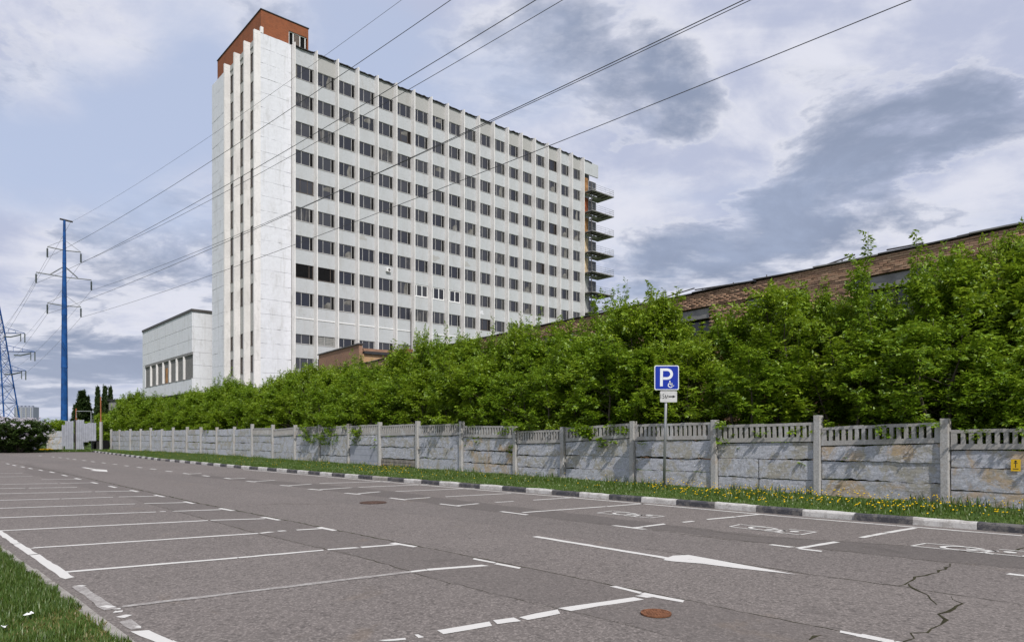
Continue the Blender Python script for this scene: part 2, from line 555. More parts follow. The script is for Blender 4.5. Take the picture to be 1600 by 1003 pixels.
M['frame_dark'] = simple('window_frame_rusty', (0.13, 0.105, 0.09), 0.7, 0.3, var=0.3, sc_=4)
M['curtain'] = simple('faded_curtain', (0.17, 0.165, 0.155), 0.9, 0.1, var=0.4, sc_=1.3)
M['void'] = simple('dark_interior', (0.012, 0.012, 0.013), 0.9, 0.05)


def glass_m(t, p):
    P = t.pos()
    cell = t.node('ShaderNodeTexWhiteNoise', noise_dimensions='3D')
    t.l.new(t.vmath('FLOOR', t.scale(P, (0.8, 0.8, 0.8))), cell.inputs['Vector'])
    n = t.noise(P, 0.8, 3, 0.5)
    t.l.new(t.bump(n, 0.25, 0.05), p.inputs['Normal'])
    c = t.mix(t.orand(), (0.018, 0.021, 0.033), (0.050, 0.052, 0.062))
    return t.mix(t.math('MULTIPLY', t.step(t.noise(P, 1.3, 4, 0.6), 0.62, 0.72), 0.5), c, (0.09, 0.085, 0.08))


M['glass'] = material('window_glass', glass_m, 0.06, 0.55)
M['glass_curtain'] = material('curtained_glass', lambda t, p: t.mix(t.step(t.noise(t.scale(t.pos(), (3, 3, .5)), 1.6, 4, .6), .45, .6), (0.035, 0.037, 0.045), (0.105, 0.10, 0.095)), 0.12, 0.5)


def glassblock(t, p):
    b = t.node('ShaderNodeTexBrick'); b.offset = 0
    b.inputs['Scale'].default_value = 1.0
    b.inputs['Brick Width'].default_value = 0.2; b.inputs['Row Height'].default_value = 0.2; b.inputs['Mortar Size'].default_value = 0.02
    tc = t.node('ShaderNodeTexCoord')
    sp = t.node('ShaderNodeSeparateXYZ'); t.l.new(tc.outputs['Object'], sp.inputs[0])
    cb = t.node('ShaderNodeCombineXYZ'); t.l.new(sp.outputs[0], cb.inputs[0]); t.l.new(sp.outputs[2], cb.inputs[1])
    t.l.new(cb.outputs[0], b.inputs['Vector'])
    t.put(b.inputs['Color1'], (0.20, 0.20, 0.19)); t.put(b.inputs['Color2'], (0.13, 0.14, 0.14)); t.put(b.inputs['Mortar'], (0.36, 0.35, 0.33))
    return b.outputs['Color']


M['glassblock'] = material('glass_block', glassblock, 0.3, 0.5)


def brick_tex(name, c1, c2, c3, mortar, scale=1.0):
    def b(t, p):
        P = t.pos()
        sp = t.node('ShaderNodeSeparateXYZ'); t.l.new(P, sp.inputs[0])
        cb = t.node('ShaderNodeCombineXYZ')
        tc = t.node('ShaderNodeTexCoord')
        so_ = t.node('ShaderNodeSeparateXYZ'); t.l.new(tc.outputs['Object'], so_.inputs[0])
        t.l.new(t.math('ADD', so_.outputs[0], so_.outputs[1]), cb.inputs[0]); t.l.new(sp.outputs[2], cb.inputs[1])
        br = t.node('ShaderNodeTexBrick')
        br.inputs['Scale'].default_value = scale
        br.inputs['Brick Width'].default_value = 0.26; br.inputs['Row Height'].default_value = 0.077; br.inputs['Mortar Size'].default_value = 0.008
        t.l.new(cb.outputs[0], br.inputs['Vector'])
        t.put(br.inputs['Color1'], c1); t.put(br.inputs['Color2'], c2); t.put(br.inputs['Mortar'], mortar)
        n = t.noise(P, 0.8, 6, 0.65, 0.4)
        c = t.mix(t.math('MULTIPLY', t.step(n, 0.45, 0.7), 0.55), br.outputs['Color'], c3)
        c = t.mix(t.math('MULTIPLY', t.step(t.noise(P, 3.0, 6, .7), 0.56, .7), .35), c, tuple(x * .5 for x in c3))
        t.l.new(t.bump(br.outputs['Fac'], -0.4, 0.01), p.inputs['Normal'])
        return c
    return material(name, b, 0.9, 0.15)


M['brick_red'] = brick_tex('red_brick_masonry', (0.33, 0.105, 0.046), (0.24, 0.078, 0.038), (0.19, 0.078, 0.045), (0.26, 0.13, 0.08))
M['brick_wall'] = brick_tex('brown_brick_masonry', (0.38, 0.215, 0.135), (0.27, 0.15, 0.10), (0.22, 0.14, 0.105), (0.24, 0.18, 0.14))
M['brick_sunlit'] = brick_tex('sunlit_brick_masonry', (0.50, 0.30, 0.15), (0.40, 0.24, 0.13), (0.55, 0.40, 0.24), (0.35, 0.25, 0.16))  # brighter orange brick: sunlight on the block's side put into the colour


def brick_piece(t, p):
    r = t.math('FRACT', t.math('ADD', t.island(), t.orand()))
    P = t.pos()
    c = t.mix(r, (0.42, 0.27, 0.18), (0.33, 0.20, 0.135))
    c = t.mix(t.step(t.math('FRACT', t.math('MULTIPLY', r, 9.7)), 0.7, 1.0), c, (0.47, 0.32, 0.215))
    c = t.mix(t.math('MULTIPLY', t.step(t.math('FRACT', t.math('MULTIPLY', r, 5.3)), 0.90, 0.97), 0.6), c, (0.16, 0.10, 0.075))
    c = t.mix(t.math('MULTIPLY', t.step(t.noise(P, 0.8, 6, 0.65, 0.6), 0.50, 0.68), 0.40), c, (0.26, 0.17, 0.13))
    c = t.mix(t.math('MULTIPLY', t.step(t.noise(P, 24, 4, 0.65), 0.5, 0.7), 0.25), c, (0.42, 0.30, 0.21))
    return c


M['brick'] = material('brick', brick_piece, 0.92, 0.15)
M['mortar'] = simple('mortar', (0.19, 0.155, 0.125), 0.95, 0.1, var=0.25, sc_=2.0)
M['lintel'] = simple('lintel_concrete', (0.24, 0.235, 0.23), 0.9, 0.15, var=0.2)
M['blue_steel'] = simple('blue_painted_steel', (0.006, 0.066, 0.24), 0.6, 0.3, var=0.30, sc_=1.2)
M['steel'] = simple('galvanised_steel', (0.30, 0.31, 0.32), 0.45, 0.5, 0.4, var=0.15, sc_=2)
M['dark_steel'] = simple('weathered_dark_steel', (0.085, 0.08, 0.078), 0.6, 0.4, 0.3, var=0.25, sc_=2)
M['wire'] = simple('conductor', (0.055, 0.055, 0.06), 0.5, 0.4, 0.2, var=0.05)
M['insulator'] = simple('insulator_glass', (0.10, 0.12, 0.115), 0.3, 0.5, var=0.1)
M['sheet'] = simple('grey_painted_sheet', (0.34, 0.35, 0.40), 0.6, 0.3, var=0.12, sc_=1.5)
M['rust'] = simple('rusty_iron', (0.19, 0.085, 0.045), 0.85, 0.25, 0.2, var=0.4, sc_=18, bump=0.006)
M['dark_rust'] = simple('dark_rusty_iron', (0.10, 0.062, 0.048), 0.85, 0.25, 0.2, var=0.3, sc_=18)
M['rust_pole'] = simple('red_oxide_paint', (0.36, 0.13, 0.06), 0.8, 0.2, var=0.2)
M['sign_blue'] = simple('sign_blue', (0.002, 0.026, 0.33), 0.35, 0.45, var=0.04, sc_=1)
M['sign_white'] = simple('sign_white', (0.72, 0.75, 0.78), 0.4, 0.4, var=0.04)
M['sign_plate'] = simple('sign_plate_grey_white', (0.52, 0.52, 0.52), 0.5, 0.35, var=0.1, sc_=3)
M['black'] = simple('black_print', (0.02, 0.02, 0.022), 0.6, 0.3, var=0.05)
M['yellow'] = simple('yellow_notice', (0.72, 0.45, 0.02), 0.5, 0.3, var=0.06)
M['orange_board'] = simple('weathered_orange_board', (0.32, 0.17, 0.075), 0.85, 0.15, var=0.45, sc_=1.2)
M['rusty_board'] = simple('rust_red_board', (0.28, 0.085, 0.04), 0.85, 0.15, var=0.5, sc_=1.4)
M['pale_board'] = simple('pale_board', (0.52, 0.40, 0.26), 0.85, 0.15, var=0.3, sc_=1.2)
M['plank'] = simple('grey_brown_plank', (0.25, 0.225, 0.20), 0.9, 0.15, var=0.3, sc_=4, bump=0.01)
M['crack'] = simple('crack_soil', (0.042, 0.040, 0.024), 0.98, 0.05, var=0.3, sc_=10)
M['far_building'] = simple('pale_haze_building', (0.27, 0.29, 0.35), 0.9, 0.1, var=0.05)  # distance haze is put into these pale wall and window colours
M['far_window'] = simple('far_window', (0.17, 0.19, 0.23), 0.4, 0.3, var=0.05)

# ------------------------------------------------------------------ ground
def px_poly(pts, z=0.0):
    return [tuple(at(x, y))[:2] for x, y in pts]


g = MB(); g.sheet([(-3500, -3500), (3500, -3500), (3500, 3500), (-3500, 3500)], -0.06)
g.obj('ground', M['turf'], kind='structure')

KERB = [(1990, 866), (1600, 833), (1400, 817.5), (1284, 808.5), (1105, 793), (880, 774), (610, 751.6), (380, 732), (250, 719.5), (160, 708), (143, 706)]
kerb_w = [at(x, y) for x, y in KERB]
LAWN = [(205, 1003), (180, 985), (120, 941), (60, 898), (0, 856)]
lawn_w = [at(x, y) for x, y in LAWN]
ld = (lawn_w[-1] - lawn_w[0]).normalized()
lawn_far = lawn_w[-1] + ld * 70
lawn_near = lawn_w[0] - ld * 14
kd = (kerb_w[0] - kerb_w[1]).normalized()
kerb_near = kerb_w[0] + kd * 16
lot = [tuple(p)[:2] for p in ([kerb_near] + kerb_w)] + [tuple(at(60, 706.5))[:2], tuple(at(-60, 707))[:2], tuple(lawn_far)[:2]] + [tuple(p)[:2] for p in reversed(lawn_w)] + [tuple(lawn_near)[:2], (2, -22), (24, -20)]
g = MB(); g.sheet(lot, 0.0)
parking = g.obj('parking_lot', M['asphalt'], kind='structure')


def strip(name, up, lo, mat, z, wob=0.035):
    """a resurfaced band of asphalt between two seams, each given by photo points"""
    def dens(ps):
        ps = [at(x, y) for x, y in ps]
        out = []
        for a, b in zip(ps, ps[1:]):
            n = max(2, int((b - a).length / 0.35))
            for i in range(n):
                q = a.lerp(b, i / n)
                out.append((q.x + rng.normal(0, wob), q.y + rng.normal(0, wob)))
        out.append(tuple(ps[-1])[:2])
        return out
    A_, B_ = dens(up), dens(lo)
    m = MB(); m.sheet(A_ + B_[::-1], z)
    return m.obj(name, mat, kind='structure')


# left stalls: resurfaced strip between two seams; right stalls likewise; the lane has its own tone
strip('asphalt_strip', [(40, 722.5), (311, 786), (500, 823), (740, 870), (1100, 943), (1263, 976), (1395, 1003.5), (1900, 1108)],
      [(40, 739), (205, 779), (405, 834), (556, 868), (695, 909), (830, 941), (931, 964), (1025, 988), (1190, 1030), (1600, 1140)], M['asphalt_strip'], 0.0012)
strip('asphalt_lane', [(0, 710.5), (120, 722.5), (400, 755), (587, 776), (819, 806), (999, 825), (1130, 842), (1271, 856), (1462, 876.6), (1600, 889), (2100, 940)],
      [(0, 715), (120, 729), (200, 740), (400, 767.5), (575, 791), (695, 810), (875, 836), (1060, 864), (1253, 895), (1394, 914), (1600, 945), (2100, 1018)], M['asphalt_lane'], 0.0012)
strip('asphalt_patch', [(300, 741), (431, 751), (587, 764), (725, 782), (875, 799), (1000, 814), (1130, 829.6), (1271, 843), (1423, 853), (1600, 870), (2000, 905)],
      [(300, 743.5), (431, 757), (587, 775), (725, 793.5), (819, 805), (999, 824), (1130, 841), (1271, 855), (1462, 875.5), (1600, 887.5), (2000, 929)], M['asphalt_patch'], 0.0020)


def ribbon(pts, w0, mat, z, name='crack', parent=parking, wob=0.0, step=0.12, taper=True):
    ps = [at(x, y) for x, y in pts]
    L = []
    for a, b in zip(ps, ps[1:]):
        n = max(1, int((b - a).length / step))
        for i in range(n): L.append(a.lerp(b, i / n))
    L.append(ps[-1])
    k = len(L)
    m = MB(); vs = []
    for i, q in enumerate(L):
        d = (L[min(i + 1, k - 1)] - L[max(i - 1, 0)]).normalized()
        nrm = Vector((-d.y, d.x, 0))
        q = q + nrm * rng.normal(0, wob)
        ww = w0 * (0.35 + 1.3 * rng.random()) if wob else w0
        if taper: ww *= min(1.0, 0.25 + 3 * min(i, k - 1 - i) / k)
        vs += [(q.x + nrm.x * ww / 2, q.y + nrm.y * ww / 2, z), (q.x - nrm.x * ww / 2, q.y - nrm.y * ww / 2, z)]
    m.add(vs, [(2 * i, 2 * i + 1, 2 * i + 3, 2 * i + 2) for i in range(k - 1)])
    return m.obj(name, mat, parent)


ribbon([(0, 718), (150, 750), (311, 786), (500, 823), (740, 870), (1100, 943), (1263, 976), (1395, 1003), (1600, 1045)], 0.035, M['crack'], 0.0028, 'seam', wob=0.012)
ribbon([(205, 779), (405, 834), (556, 868), (695, 909), (830, 941), (931, 964), (1025, 988)], 0.010, M['crack'], 0.0028, 'seam', wob=0.012)
ribbon([(1000, 855), (1130, 876), (1253, 895), (1394, 914), (1600, 945)], 0.012, M['crack'], 0.0028, 'seam', wob=0.012)
ribbon([(1050, 823), (1180, 838), (1271, 843), (1423, 853), (1600, 871)], 0.012, M['crack'], 0.0028, 'seam', wob=0.02)
ribbon([(819, 806), (999, 825), (1130, 842), (1271, 856), (1462, 876.6), (1600, 889)], 0.012, M['crack'], 0.0028, 'seam', wob=0.02)
ribbon([(1489, 880.5), (1476, 889), (1465, 894), (1447, 899), (1432, 901.5), (1420, 910), (1402, 915)], 0.034, M['crack'], 0.0028, wob=0.02)
ribbon([(1420, 911), (1432, 921), (1448, 929), (1458, 936), (1464, 944)], 0.03, M['crack'], 0.0028, wob=0.02)
ribbon([(1480, 931), (1490, 937), (1498, 942), (1492, 951), (1478, 955), (1467, 959), (1475, 965), (1480, 968), (1466, 975), (1450, 981), (1448, 988), (1430, 990), (1421, 1003), (1410, 1012)], 0.028, M['crack'], 0.0028, wob=0.02)
ribbon([(1565, 865), (1585, 861), (1596, 857), (1625, 850)], 0.03, M['crack'], 0.0028, wob=0.01)
ribbon([(1266, 1000), (1275, 994), (1283, 992)], 0.03, M['crack'], 0.0028, wob=0.01)
ribbon([(0, 732), (60, 733), (130, 736)], 0.03, M['crack'], 0.0028, 'seam', wob=0.01)
ribbon([(380, 791), (440, 787), (520, 788)], 0.02, M['crack'], 0.0028, 'crack', wob=0.02)

# ------------------------------------------------------------------ painted markings (each stroke its own piece of the lot)
_zi = 0


def stroke(a, b, w0=0.10, faded=False, name='painted_line'):
    A_, B_ = at(*a), at(*b)
    L = (B_ - A_).length
    n = max(2, int(L / 0.18))
    d = (B_ - A_).normalized(); nr = Vector((-d.y, d.x, 0))
    left, right = [], []
    for i in range(n + 1):
        q = A_.lerp(B_, i / n)
        j = 0.006 + 0.004 * (w0 > .15)
        left.append(q + nr * (w0 / 2 + rng.normal(0, j)) + d * (rng.normal(0, .02) if i in (0, n) else 0))
        right.append(q - nr * (w0 / 2 + rng.normal(0, j)) + d * (rng.normal(0, .02) if i in (0, n) else 0))
    global _zi
    _zi += 1
    m = MB(); z = 0.0033 + 0.00025 * (_zi % 9)
    vs = []
    for l, r in zip(left, right): vs += [(l.x, l.y, z), (r.x, r.y, z)]
    m.add(vs, [(2 * i, 2 * i + 1, 2 * i + 3, 2 * i + 2) for i in range(n)])
    return m.obj(name, M['road_paint_faded'] if faded else M['road_paint'], parking)


S = stroke
W = 0.10
# left border, thick and hand painted
S((-90, 773), (0, 832), .10); S((0, 832), (26, 849), .10); S((27, 850), (52, 866), .105); S((54, 867), (104, 901), .115); S((100, 900), (109, 903), .12)
S((120, 915), (172, 952), .11, True); S((119, 915), (130, 915.5), .05); S((163, 947), (177, 949), .06); S((172, 951), (188, 951), .05); S((176, 956), (189, 955), .07)
S((188, 962), (200, 963), .10); S((196, 970), (214, 983), .10, True); S((214, 979), (222, 980), .05); S((216, 985), (262, 1005), .11)
S((262, 1005), (330, 1040), .11)
rows = [((97.5, 894), (371, 871.5)), ((371, 871.5), (505, 859.5)), ((512, 858.5), (560, 855)), ((563, 855), (625, 850)), ((613, 848), (648, 854)),
        ((49, 856), (230, 844.5)), ((230, 844.5), (403, 833)), ((408, 832.8), (426, 830.5)), ((432, 830), (445, 829)), ((463, 828), (505, 825.5)), ((498, 823.5), (523, 829)),
        ((0, 829), (323, 813)), ((331, 812.5), (415, 810)), ((410, 807.5), (437, 812.5)),
        ((-60, 811), (245, 799.5)), ((250, 799.2), (258, 798.8)), ((270, 798.5), (345, 796)), ((343, 794), (364, 797.7)),
        ((-60, 796), (211, 787)), ((225, 786.5), (290, 785)), ((288, 783.3), (303, 786.6)),
        ((-60, 783), (95, 779)), ((97, 779), (176, 776.5)), ((185, 776), (245, 775)), ((242, 773), (256, 776)),
        ((-60, 772.5), (143, 768)), ((148, 768), (205, 767)), ((204, 765.8), (216, 768.3)),
        ((-60, 764), (40, 762.5)), ((45, 762.3), (120, 761)), ((171, 759.3), (181, 761.5)),
        ((-60, 757.5), (90, 755)), ((95, 754.8), (142, 754)), ((143, 753.3), (152, 755.3)),
        ((65, 749), (120, 748.3)), ((117, 747), (126, 749)), ((-30, 745.5), (52, 744)), ((97, 741.8), (105, 743.6)), ((-30, 740), (35, 739)),
        ((78, 736.8), (85, 738.4)), ((61, 733.8), (67, 735.2)), ((45, 731.2), (50, 732.4)), ((33, 728.8), (38, 730)), ((20, 726.3), (25, 727.5)), ((10, 724), (14, 725))]
for a, b in rows: S(a, b, W)
S((188, 948), (420, 920), .09, True); S((420, 920), (640, 893.5), .10, True); S((207, 945), (220, 945), .06); S((480, 913.5), (500, 911), .06)
S((640, 893.5), (663, 890.5), .08); S((667, 890), (758, 883), .11); S((740, 873), (772, 879), .07); S((774, 880), (812, 887.5), .08)
for a, b in [((686, 988), (770, 974)), ((773, 972.5), (806, 968)), ((815, 967), (871, 956)), ((882, 952), (998, 934.5)), ((1000, 932.5), (1020, 930))]: S(a, b, .13)
S((655, 993.5), (660, 992.8), .1); S((600, 1001), (634, 998), .05); S((958, 916), (1000, 926), .07); S((1002, 927), (1067, 939.5), .09)
S((1310, 986), (1345, 993), .07); S((1340, 992), (1400, 1004), .12); S((1395, 1003), (1440, 1012), .09); S((1400, 1006), (1200, 1040), .11)
# right stalls
right = [((1431, 824.5), (1385, 832)), ((1383, 832.5), (1366, 836)), ((1363, 836), (1347, 839.5)), ((1308, 846.5), (1246, 856.5)), ((1206, 851), (1240, 855)), ((1248, 857), (1282, 861)),
         ((1187, 803.3), (1150, 807)), ((1148, 807.3), (1105, 811.5)), ((1083, 814), (1068, 815.5)), ((1038, 818.5), (1006, 822.5)), ((1004, 823), (990, 824.5)), ((959.5, 820.7), (1006, 826.7)),
         ((1006, 786.7), (948, 791)), ((946, 791.2), (880, 796)), ((879, 796), (817, 800.5)), ((783, 799), (823, 804)),
         ((687, 787), (719, 790.8)), ((712, 790), (747, 786.5)), ((775, 784.5), (803, 782.8)), ((834, 781), (900, 777)),
         ((608, 777.5), (634, 780.8)), ((633, 779.8), (672, 777)), ((697, 775.8), (800, 770.5)),
         ((539, 770.2), (563, 772.2)), ((560, 771), (594, 768)), ((619, 767.6), (744, 762.5)),
         ((483, 763.8), (503, 765.4)), ((500, 764.6), (548, 761.5)), ((560, 761), (672, 756.5)),
         ((437, 757.8), (454, 759)), ((452, 758.5), (486, 756)), ((500, 755), (619, 751.5)),
         ((385, 751.3), (400, 752.8)), ((398, 752), (430, 750)), ((351, 746.7), (362, 748)), ((362, 747.7), (382, 746.8)),
         ((317, 742.7), (327, 744)), ((286, 739.2), (297, 740.4)), ((297, 740.2), (314, 739.2)), ((259, 735.6), (269, 736.6)), ((235, 732.3), (244, 733.2)),
         ((214, 729.7), (222, 730.6)), ((194, 727.2), (201, 728)), ((176, 724.9), (183, 725.6)), ((159, 722.6), (165, 723.3)), ((142.5, 720.8), (148, 721.4)),
         ((129, 719), (134, 719.6)), ((114, 717.3), (119, 717.9)), ((104, 716.1), (108, 716.6)), ((92, 714.6), (96, 715.1)), ((81, 713.3), (85, 713.8)), ((61, 711.5), (65, 712))]
for a, b in right: S(a, b, .10 if a[0] > 600 else .13)
S((1572, 896), (1660, 906.5), .10)
# continuous line along the kerb
for a, b in [((1900, 862), (1600, 837)), ((1600, 837), (1400, 821)), ((1400, 821), (1250, 808.8)), ((1250, 808.8), (1105, 795.8)), ((1105, 795.8), (960, 783)), ((960, 783), (880, 776.2)), ((880, 776.2), (610, 753.4)), ((610, 753.4), (380, 733.3))]: S(a, b, .09)

# lane arrows
S((835, 838), (1045, 872.5), .12)
m = MB(); m.sheet([tuple(at(x, y))[:2] for x, y in [(1036, 875), (1044, 871), (1052, 868), (1076, 867), (1245, 897.8), (1150, 887.5), (1095, 880.5), (1050, 877)]], 0.0058)
m.obj('arrow_head', M['road_paint'], parking)
S((130, 730), (150, 733.5), .18)
m = MB(); m.sheet([tuple(at(x, y))[:2] for x, y in [(141, 735), (152, 733), (167, 734), (168, 737), (156, 736.2)]], 0.0058)
m.obj('arrow_head', M['road_paint'], parking)


def access_mark(BL, TL, TR, BR):
    """outlined box with the wheelchair symbol painted inside a stall"""
    bl, tl, tr, br = at(*BL), at(*TL), at(*TR), at(*BR)

    def q(u, v):
        return (bl.lerp(br, u)).lerp(tl.lerp(tr, u), v)

    def seg(u0, v0, u1, v1, w0=.042):
        a, b = q(u0, v0), q(u1, v1)
        d = (b - a).normalized(); nr = Vector((-d.y, d.x, 0)) * w0 / 2
        m_ = MB(); m_.sheet([tuple(p)[:2] for p in (a + nr, b + nr, b - nr, a - nr)], 0.0056)
        m_.obj('painted_line', M['road_paint'], parking)
    seg(0, 0, .45, 0); seg(.52, 0, 1, 0); seg(0, 1, .35, 1); seg(.66, 1, 1, 1); seg(0, 0, 0, 1); seg(1, 0, 1, 1)
    m_ = MB()
    # big wheel ring, body, head, leg (u along the stall, v across)
    c = q(.42, .42); ex = (q(1, 0) - q(0, 0)).normalized(); ey = (q(0, 1) - q(0, 0)).normalized()
    rr = 0.22
    ring_o = [c + ex * math.cos(t_) * rr * 1.25 + ey * math.sin(t_) * rr for t_ in np.linspace(0.5, 2 * math.pi - .5, 22)]
    ring_i = [c + ex * math.cos(t_) * rr * .9 + ey * math.sin(t_) * rr * .72 for t_ in np.linspace(0.5, 2 * math.pi - .5, 22)]
    vs = []
    for a, b in zip(ring_o, ring_i): vs += [(a.x, a.y, .0118), (b.x, b.y, .0118)]
    m_.add(vs, [(2 * i, 2 * i + 1, 2 * i + 3, 2 * i + 2) for i in range(21)])

    def quad(p, q_, w0):
        d = (q_ - p).normalized(); nr = Vector((-d.y, d.x, 0)) * w0 / 2
        m_.sheet([tuple(x)[:2] for x in (p + nr, q_ + nr, q_ - nr, p - nr)], 0.0058)
    quad(c + ex * .04 + ey * .02, c + ex * .40 + ey * .09, .09)
    quad(c + ex * .36 + ey * .12, c + ex * .31 - ey * .20, .07)
    quad(c + ex * .31 - ey * .19, c + ex * .46 - ey * .25, .06)
    hc = c + ex * .53 + ey * .10
    m_.sheet([(hc.x + .08 * math.cos(t_), hc.y + .08 * math.sin(t_)) for t_ in np.linspace(0, 2 * math.pi, 13)[:-1]], 0.0058)
    m_.obj('wheelchair_symbol', M['road_paint'], parking)


access_mark((933, 801.3), (957, 798), (1038, 806.4), (1015, 809))
access_mark((1140, 822.8), (1156.5, 819.3), (1275.5, 831), (1250.5, 835.5))
access_mark((1424, 853), (1447, 848.7), (1625, 863.5), (1597, 869.3))


def manhole(px, py, r, label, mat='rust'):
    c = at(px, py)
    e = empty('manhole_cover', (c.x, c.y, 0.0), label=label, cat='manhole cover', group='iron manhole covers in the asphalt')
    m_ = MB(); n = 40
    o_ = [(r * 1.12 * math.cos(2 * math.pi * i / n), r * 1.12 * math.sin(2 * math.pi * i / n)) for i in range(n)]
    i_ = [(r * math.cos(2 * math.pi * i / n), r * math.sin(2 * math.pi * i / n)) for i in range(n)]
    vs = [(*p, .006) for p in o_] + [(*p, .020) for p in o_] + [(*p, .020) for p in i_] + [(*p, .006) for p in i_]
    m_.add(vs, [(k * n + i, k * n + (i + 1) % n, (k + 1) * n + (i + 1) % n, (k + 1) * n + i) for k in range(3) for i in range(n)])
    m_.obj('rim', M[mat], e)
    m_ = MB(); m_.prism([(p[0] * .985, p[1] * .985) for p in i_], .0065, .016)
    for k in range(-4, 5):
        for j in range(-4, 5):
            if math.hypot(k, j) * r * .2 < r * .86:
                m_.box(k * r * .2 - r * .06, k * r * .2 + r * .06, j * r * .2 - r * .06, j * r * .2 + r * .06, .0155, .019)
    m_.obj('lid', M[mat], e)


manhole(1025, 959.5, .125, 'rusty round manhole cover in the near stall at the foot of the picture')
manhole(583, 785.5, .29, 'rusty manhole cover out in the driving lane, farther from the camera', 'dark_rust')

# ------------------------------------------------------------------ kerb and verge
kerb = empty('kerb', kind='structure')
path = [kerb_near] + kerb_w
seglen = [(b - a).length for a, b in zip(path, path[1:])]
tot = sum(seglen)


def along(path, t_):
    for a, b in zip(path, path[1:]):
        L = (b - a).length
        if t_ <= L or b is path[-1]:
            return a + (b - a) * (t_ / L), (b - a).normalized()
        t_ -= L


# phase: a black/white border falls at photo pixel (1426, 819)
t0 = seglen[0] + seglen[1] + (at(1426, 819.3) - kerb_w[1]).length
me_k = {}
for colr, mt in (('w', 'kerb_white'), ('b', 'kerb_black'), ('g', 'kerb_grey')):
    for v in range(3):
        m = MB(); L = 1.0
        n = 6
        prof = [(0, -.03), (0, .095), (.012, .125), (.03, .135), (.15, .135), (.15, -.03)]
        vs = []
        for i in range(n + 1):
            x = .004 + (L - .008) * i / n
            for (y, z) in prof:
                vs.append((x, y + rng.normal(0, .003), z + (rng.normal(0, .004) if z > 0 else 0)))
        k = len(prof)
        fs = [(i * k + j, i * k + (j + 1) % k, (i + 1) * k + (j + 1) % k, (i + 1) * k + j) for i in range(n) for j in range(k)]
        fs += [tuple(range(k)), tuple(n * k + k - 1 - j for j in range(k))]
        m.add(vs, fs)
        me_k[colr, v] = m.mesh('kerb_stone', M[mt])
pos_t = t0 % 1.0
i = -int(t0 // 1.0)
while pos_t < tot - 1.0:
    q, d = along(path, pos_t)
    # the outer (road) face is y=0; y grows away from the road
    colr = 'b' if i % 2 == 0 else 'w'
    if i % 2 == 1 and rng.random() < 0.06: colr = 'g'
    q2, _ = along(path, pos_t + 1.0)
    share('kerb_stone', me_k[colr, int(rng.integers(3))], kerb, (q2.x, q2.y, rng.normal(0, .004)), (rng.normal(0, .01), 0, math.atan2(-d.y, -d.x) + rng.normal(0, .004)), kind=None)
    pos_t += 1.0
    i += 1

edge = empty('lawn_kerb', kind='structure')
lp = [lawn_near] + lawn_w + [lawn_far]
tl = 0.0; tot2 = sum((b - a).length for a, b in zip(lp, lp[1:]))
m = MB(); m.box(.004, .996, -.02, 0.09, -.03, .018); me_e = m.mesh('edge_stone', M['kerb_grey'])
m = MB(); m.box(.004, .996, -.02, 0.09, -.03, .024); me_e2 = m.mesh('edge_stone', M['kerb_black'])
while tl < tot2 - 1:
    q, d = along(lp, tl)
    nl = Vector((-d.y, d.x, 0))
    share('edge_stone', me_e2 if 13.0 < tl < 14.0 else me_e, edge, (q.x, q.y, rng.normal(0, .006)), (0, 0, math.atan2(d.y, d.x) + rng.normal(0, .012)))
    tl += 1.0

FENCE_PX = [174, 187, 204, 220, 236, 253, 271, 292, 314, 339, 366, 394.5, 426.5, 461.5, 500, 545, 594, 653, 722, 806, 881, 989, 1117, 1278, 1478, 1745]
_fp = [(174, 703), (245, 707.5), (367, 714.3), (594, 730.5), (883, 751.5), (1278, 779), (1480, 794), (1745, 813.5)]


def fence_y(x):
    for (a, b), (c, d) in zip(_fp, _fp[1:]):
        if x <= c: return b + (d - b) * (x - a) / (c - a)


fence_w = [at(x, fence_y(x)) for x in FENCE_PX]
fl = (fence_w[-1] - fence_w[-2]).normalized()
fence_w += [fence_w[-1] + fl * 3.0, fence_w[-1] + fl * 6.0]
# verge: ground between kerb and fence and on behind it, 0.1 m above the road
back = Vector((.5, .86, 0)).normalized()
kp = [p + Vector((0, 0, 0)) for p in [kerb_near] + kerb_w]
off = []
for i, p in enumerate(kp):
    d = (kp[min(i + 1, len(kp) - 1)] - kp[max(i - 1, 0)]).normalized()
    off.append((p.x + d.y * .13, p.y - d.x * .13))
m = MB(); m.sheet(off + [(-70, 110), (-100, 200), (60, 200), (80, -15)], 0.10)
m.obj('verge', M['turf'], kind='structure')
# lawn at the lower left
m = MB()
lo = [(p.x + Vector((-ld.y, ld.x)).x * .09, p.y + Vector((-ld.y, ld.x)).y * .09) for p in [lawn_near] + lawn_w + [lawn_far]]
m.sheet(lo + [(-90, 40), (-60, -20)], 0.03)
m.obj('lawn', M['turf'], kind='structure')
m = MB(); m.sheet([tuple(at(140, 705.8))[:2], tuple(at(60, 706.3))[:2], tuple(at(-60, 706.8))[:2], (-120, 90), (-90, 130), (-52, 85)], 0.02)
m.obj('far_verge', M['turf'], kind='structure')


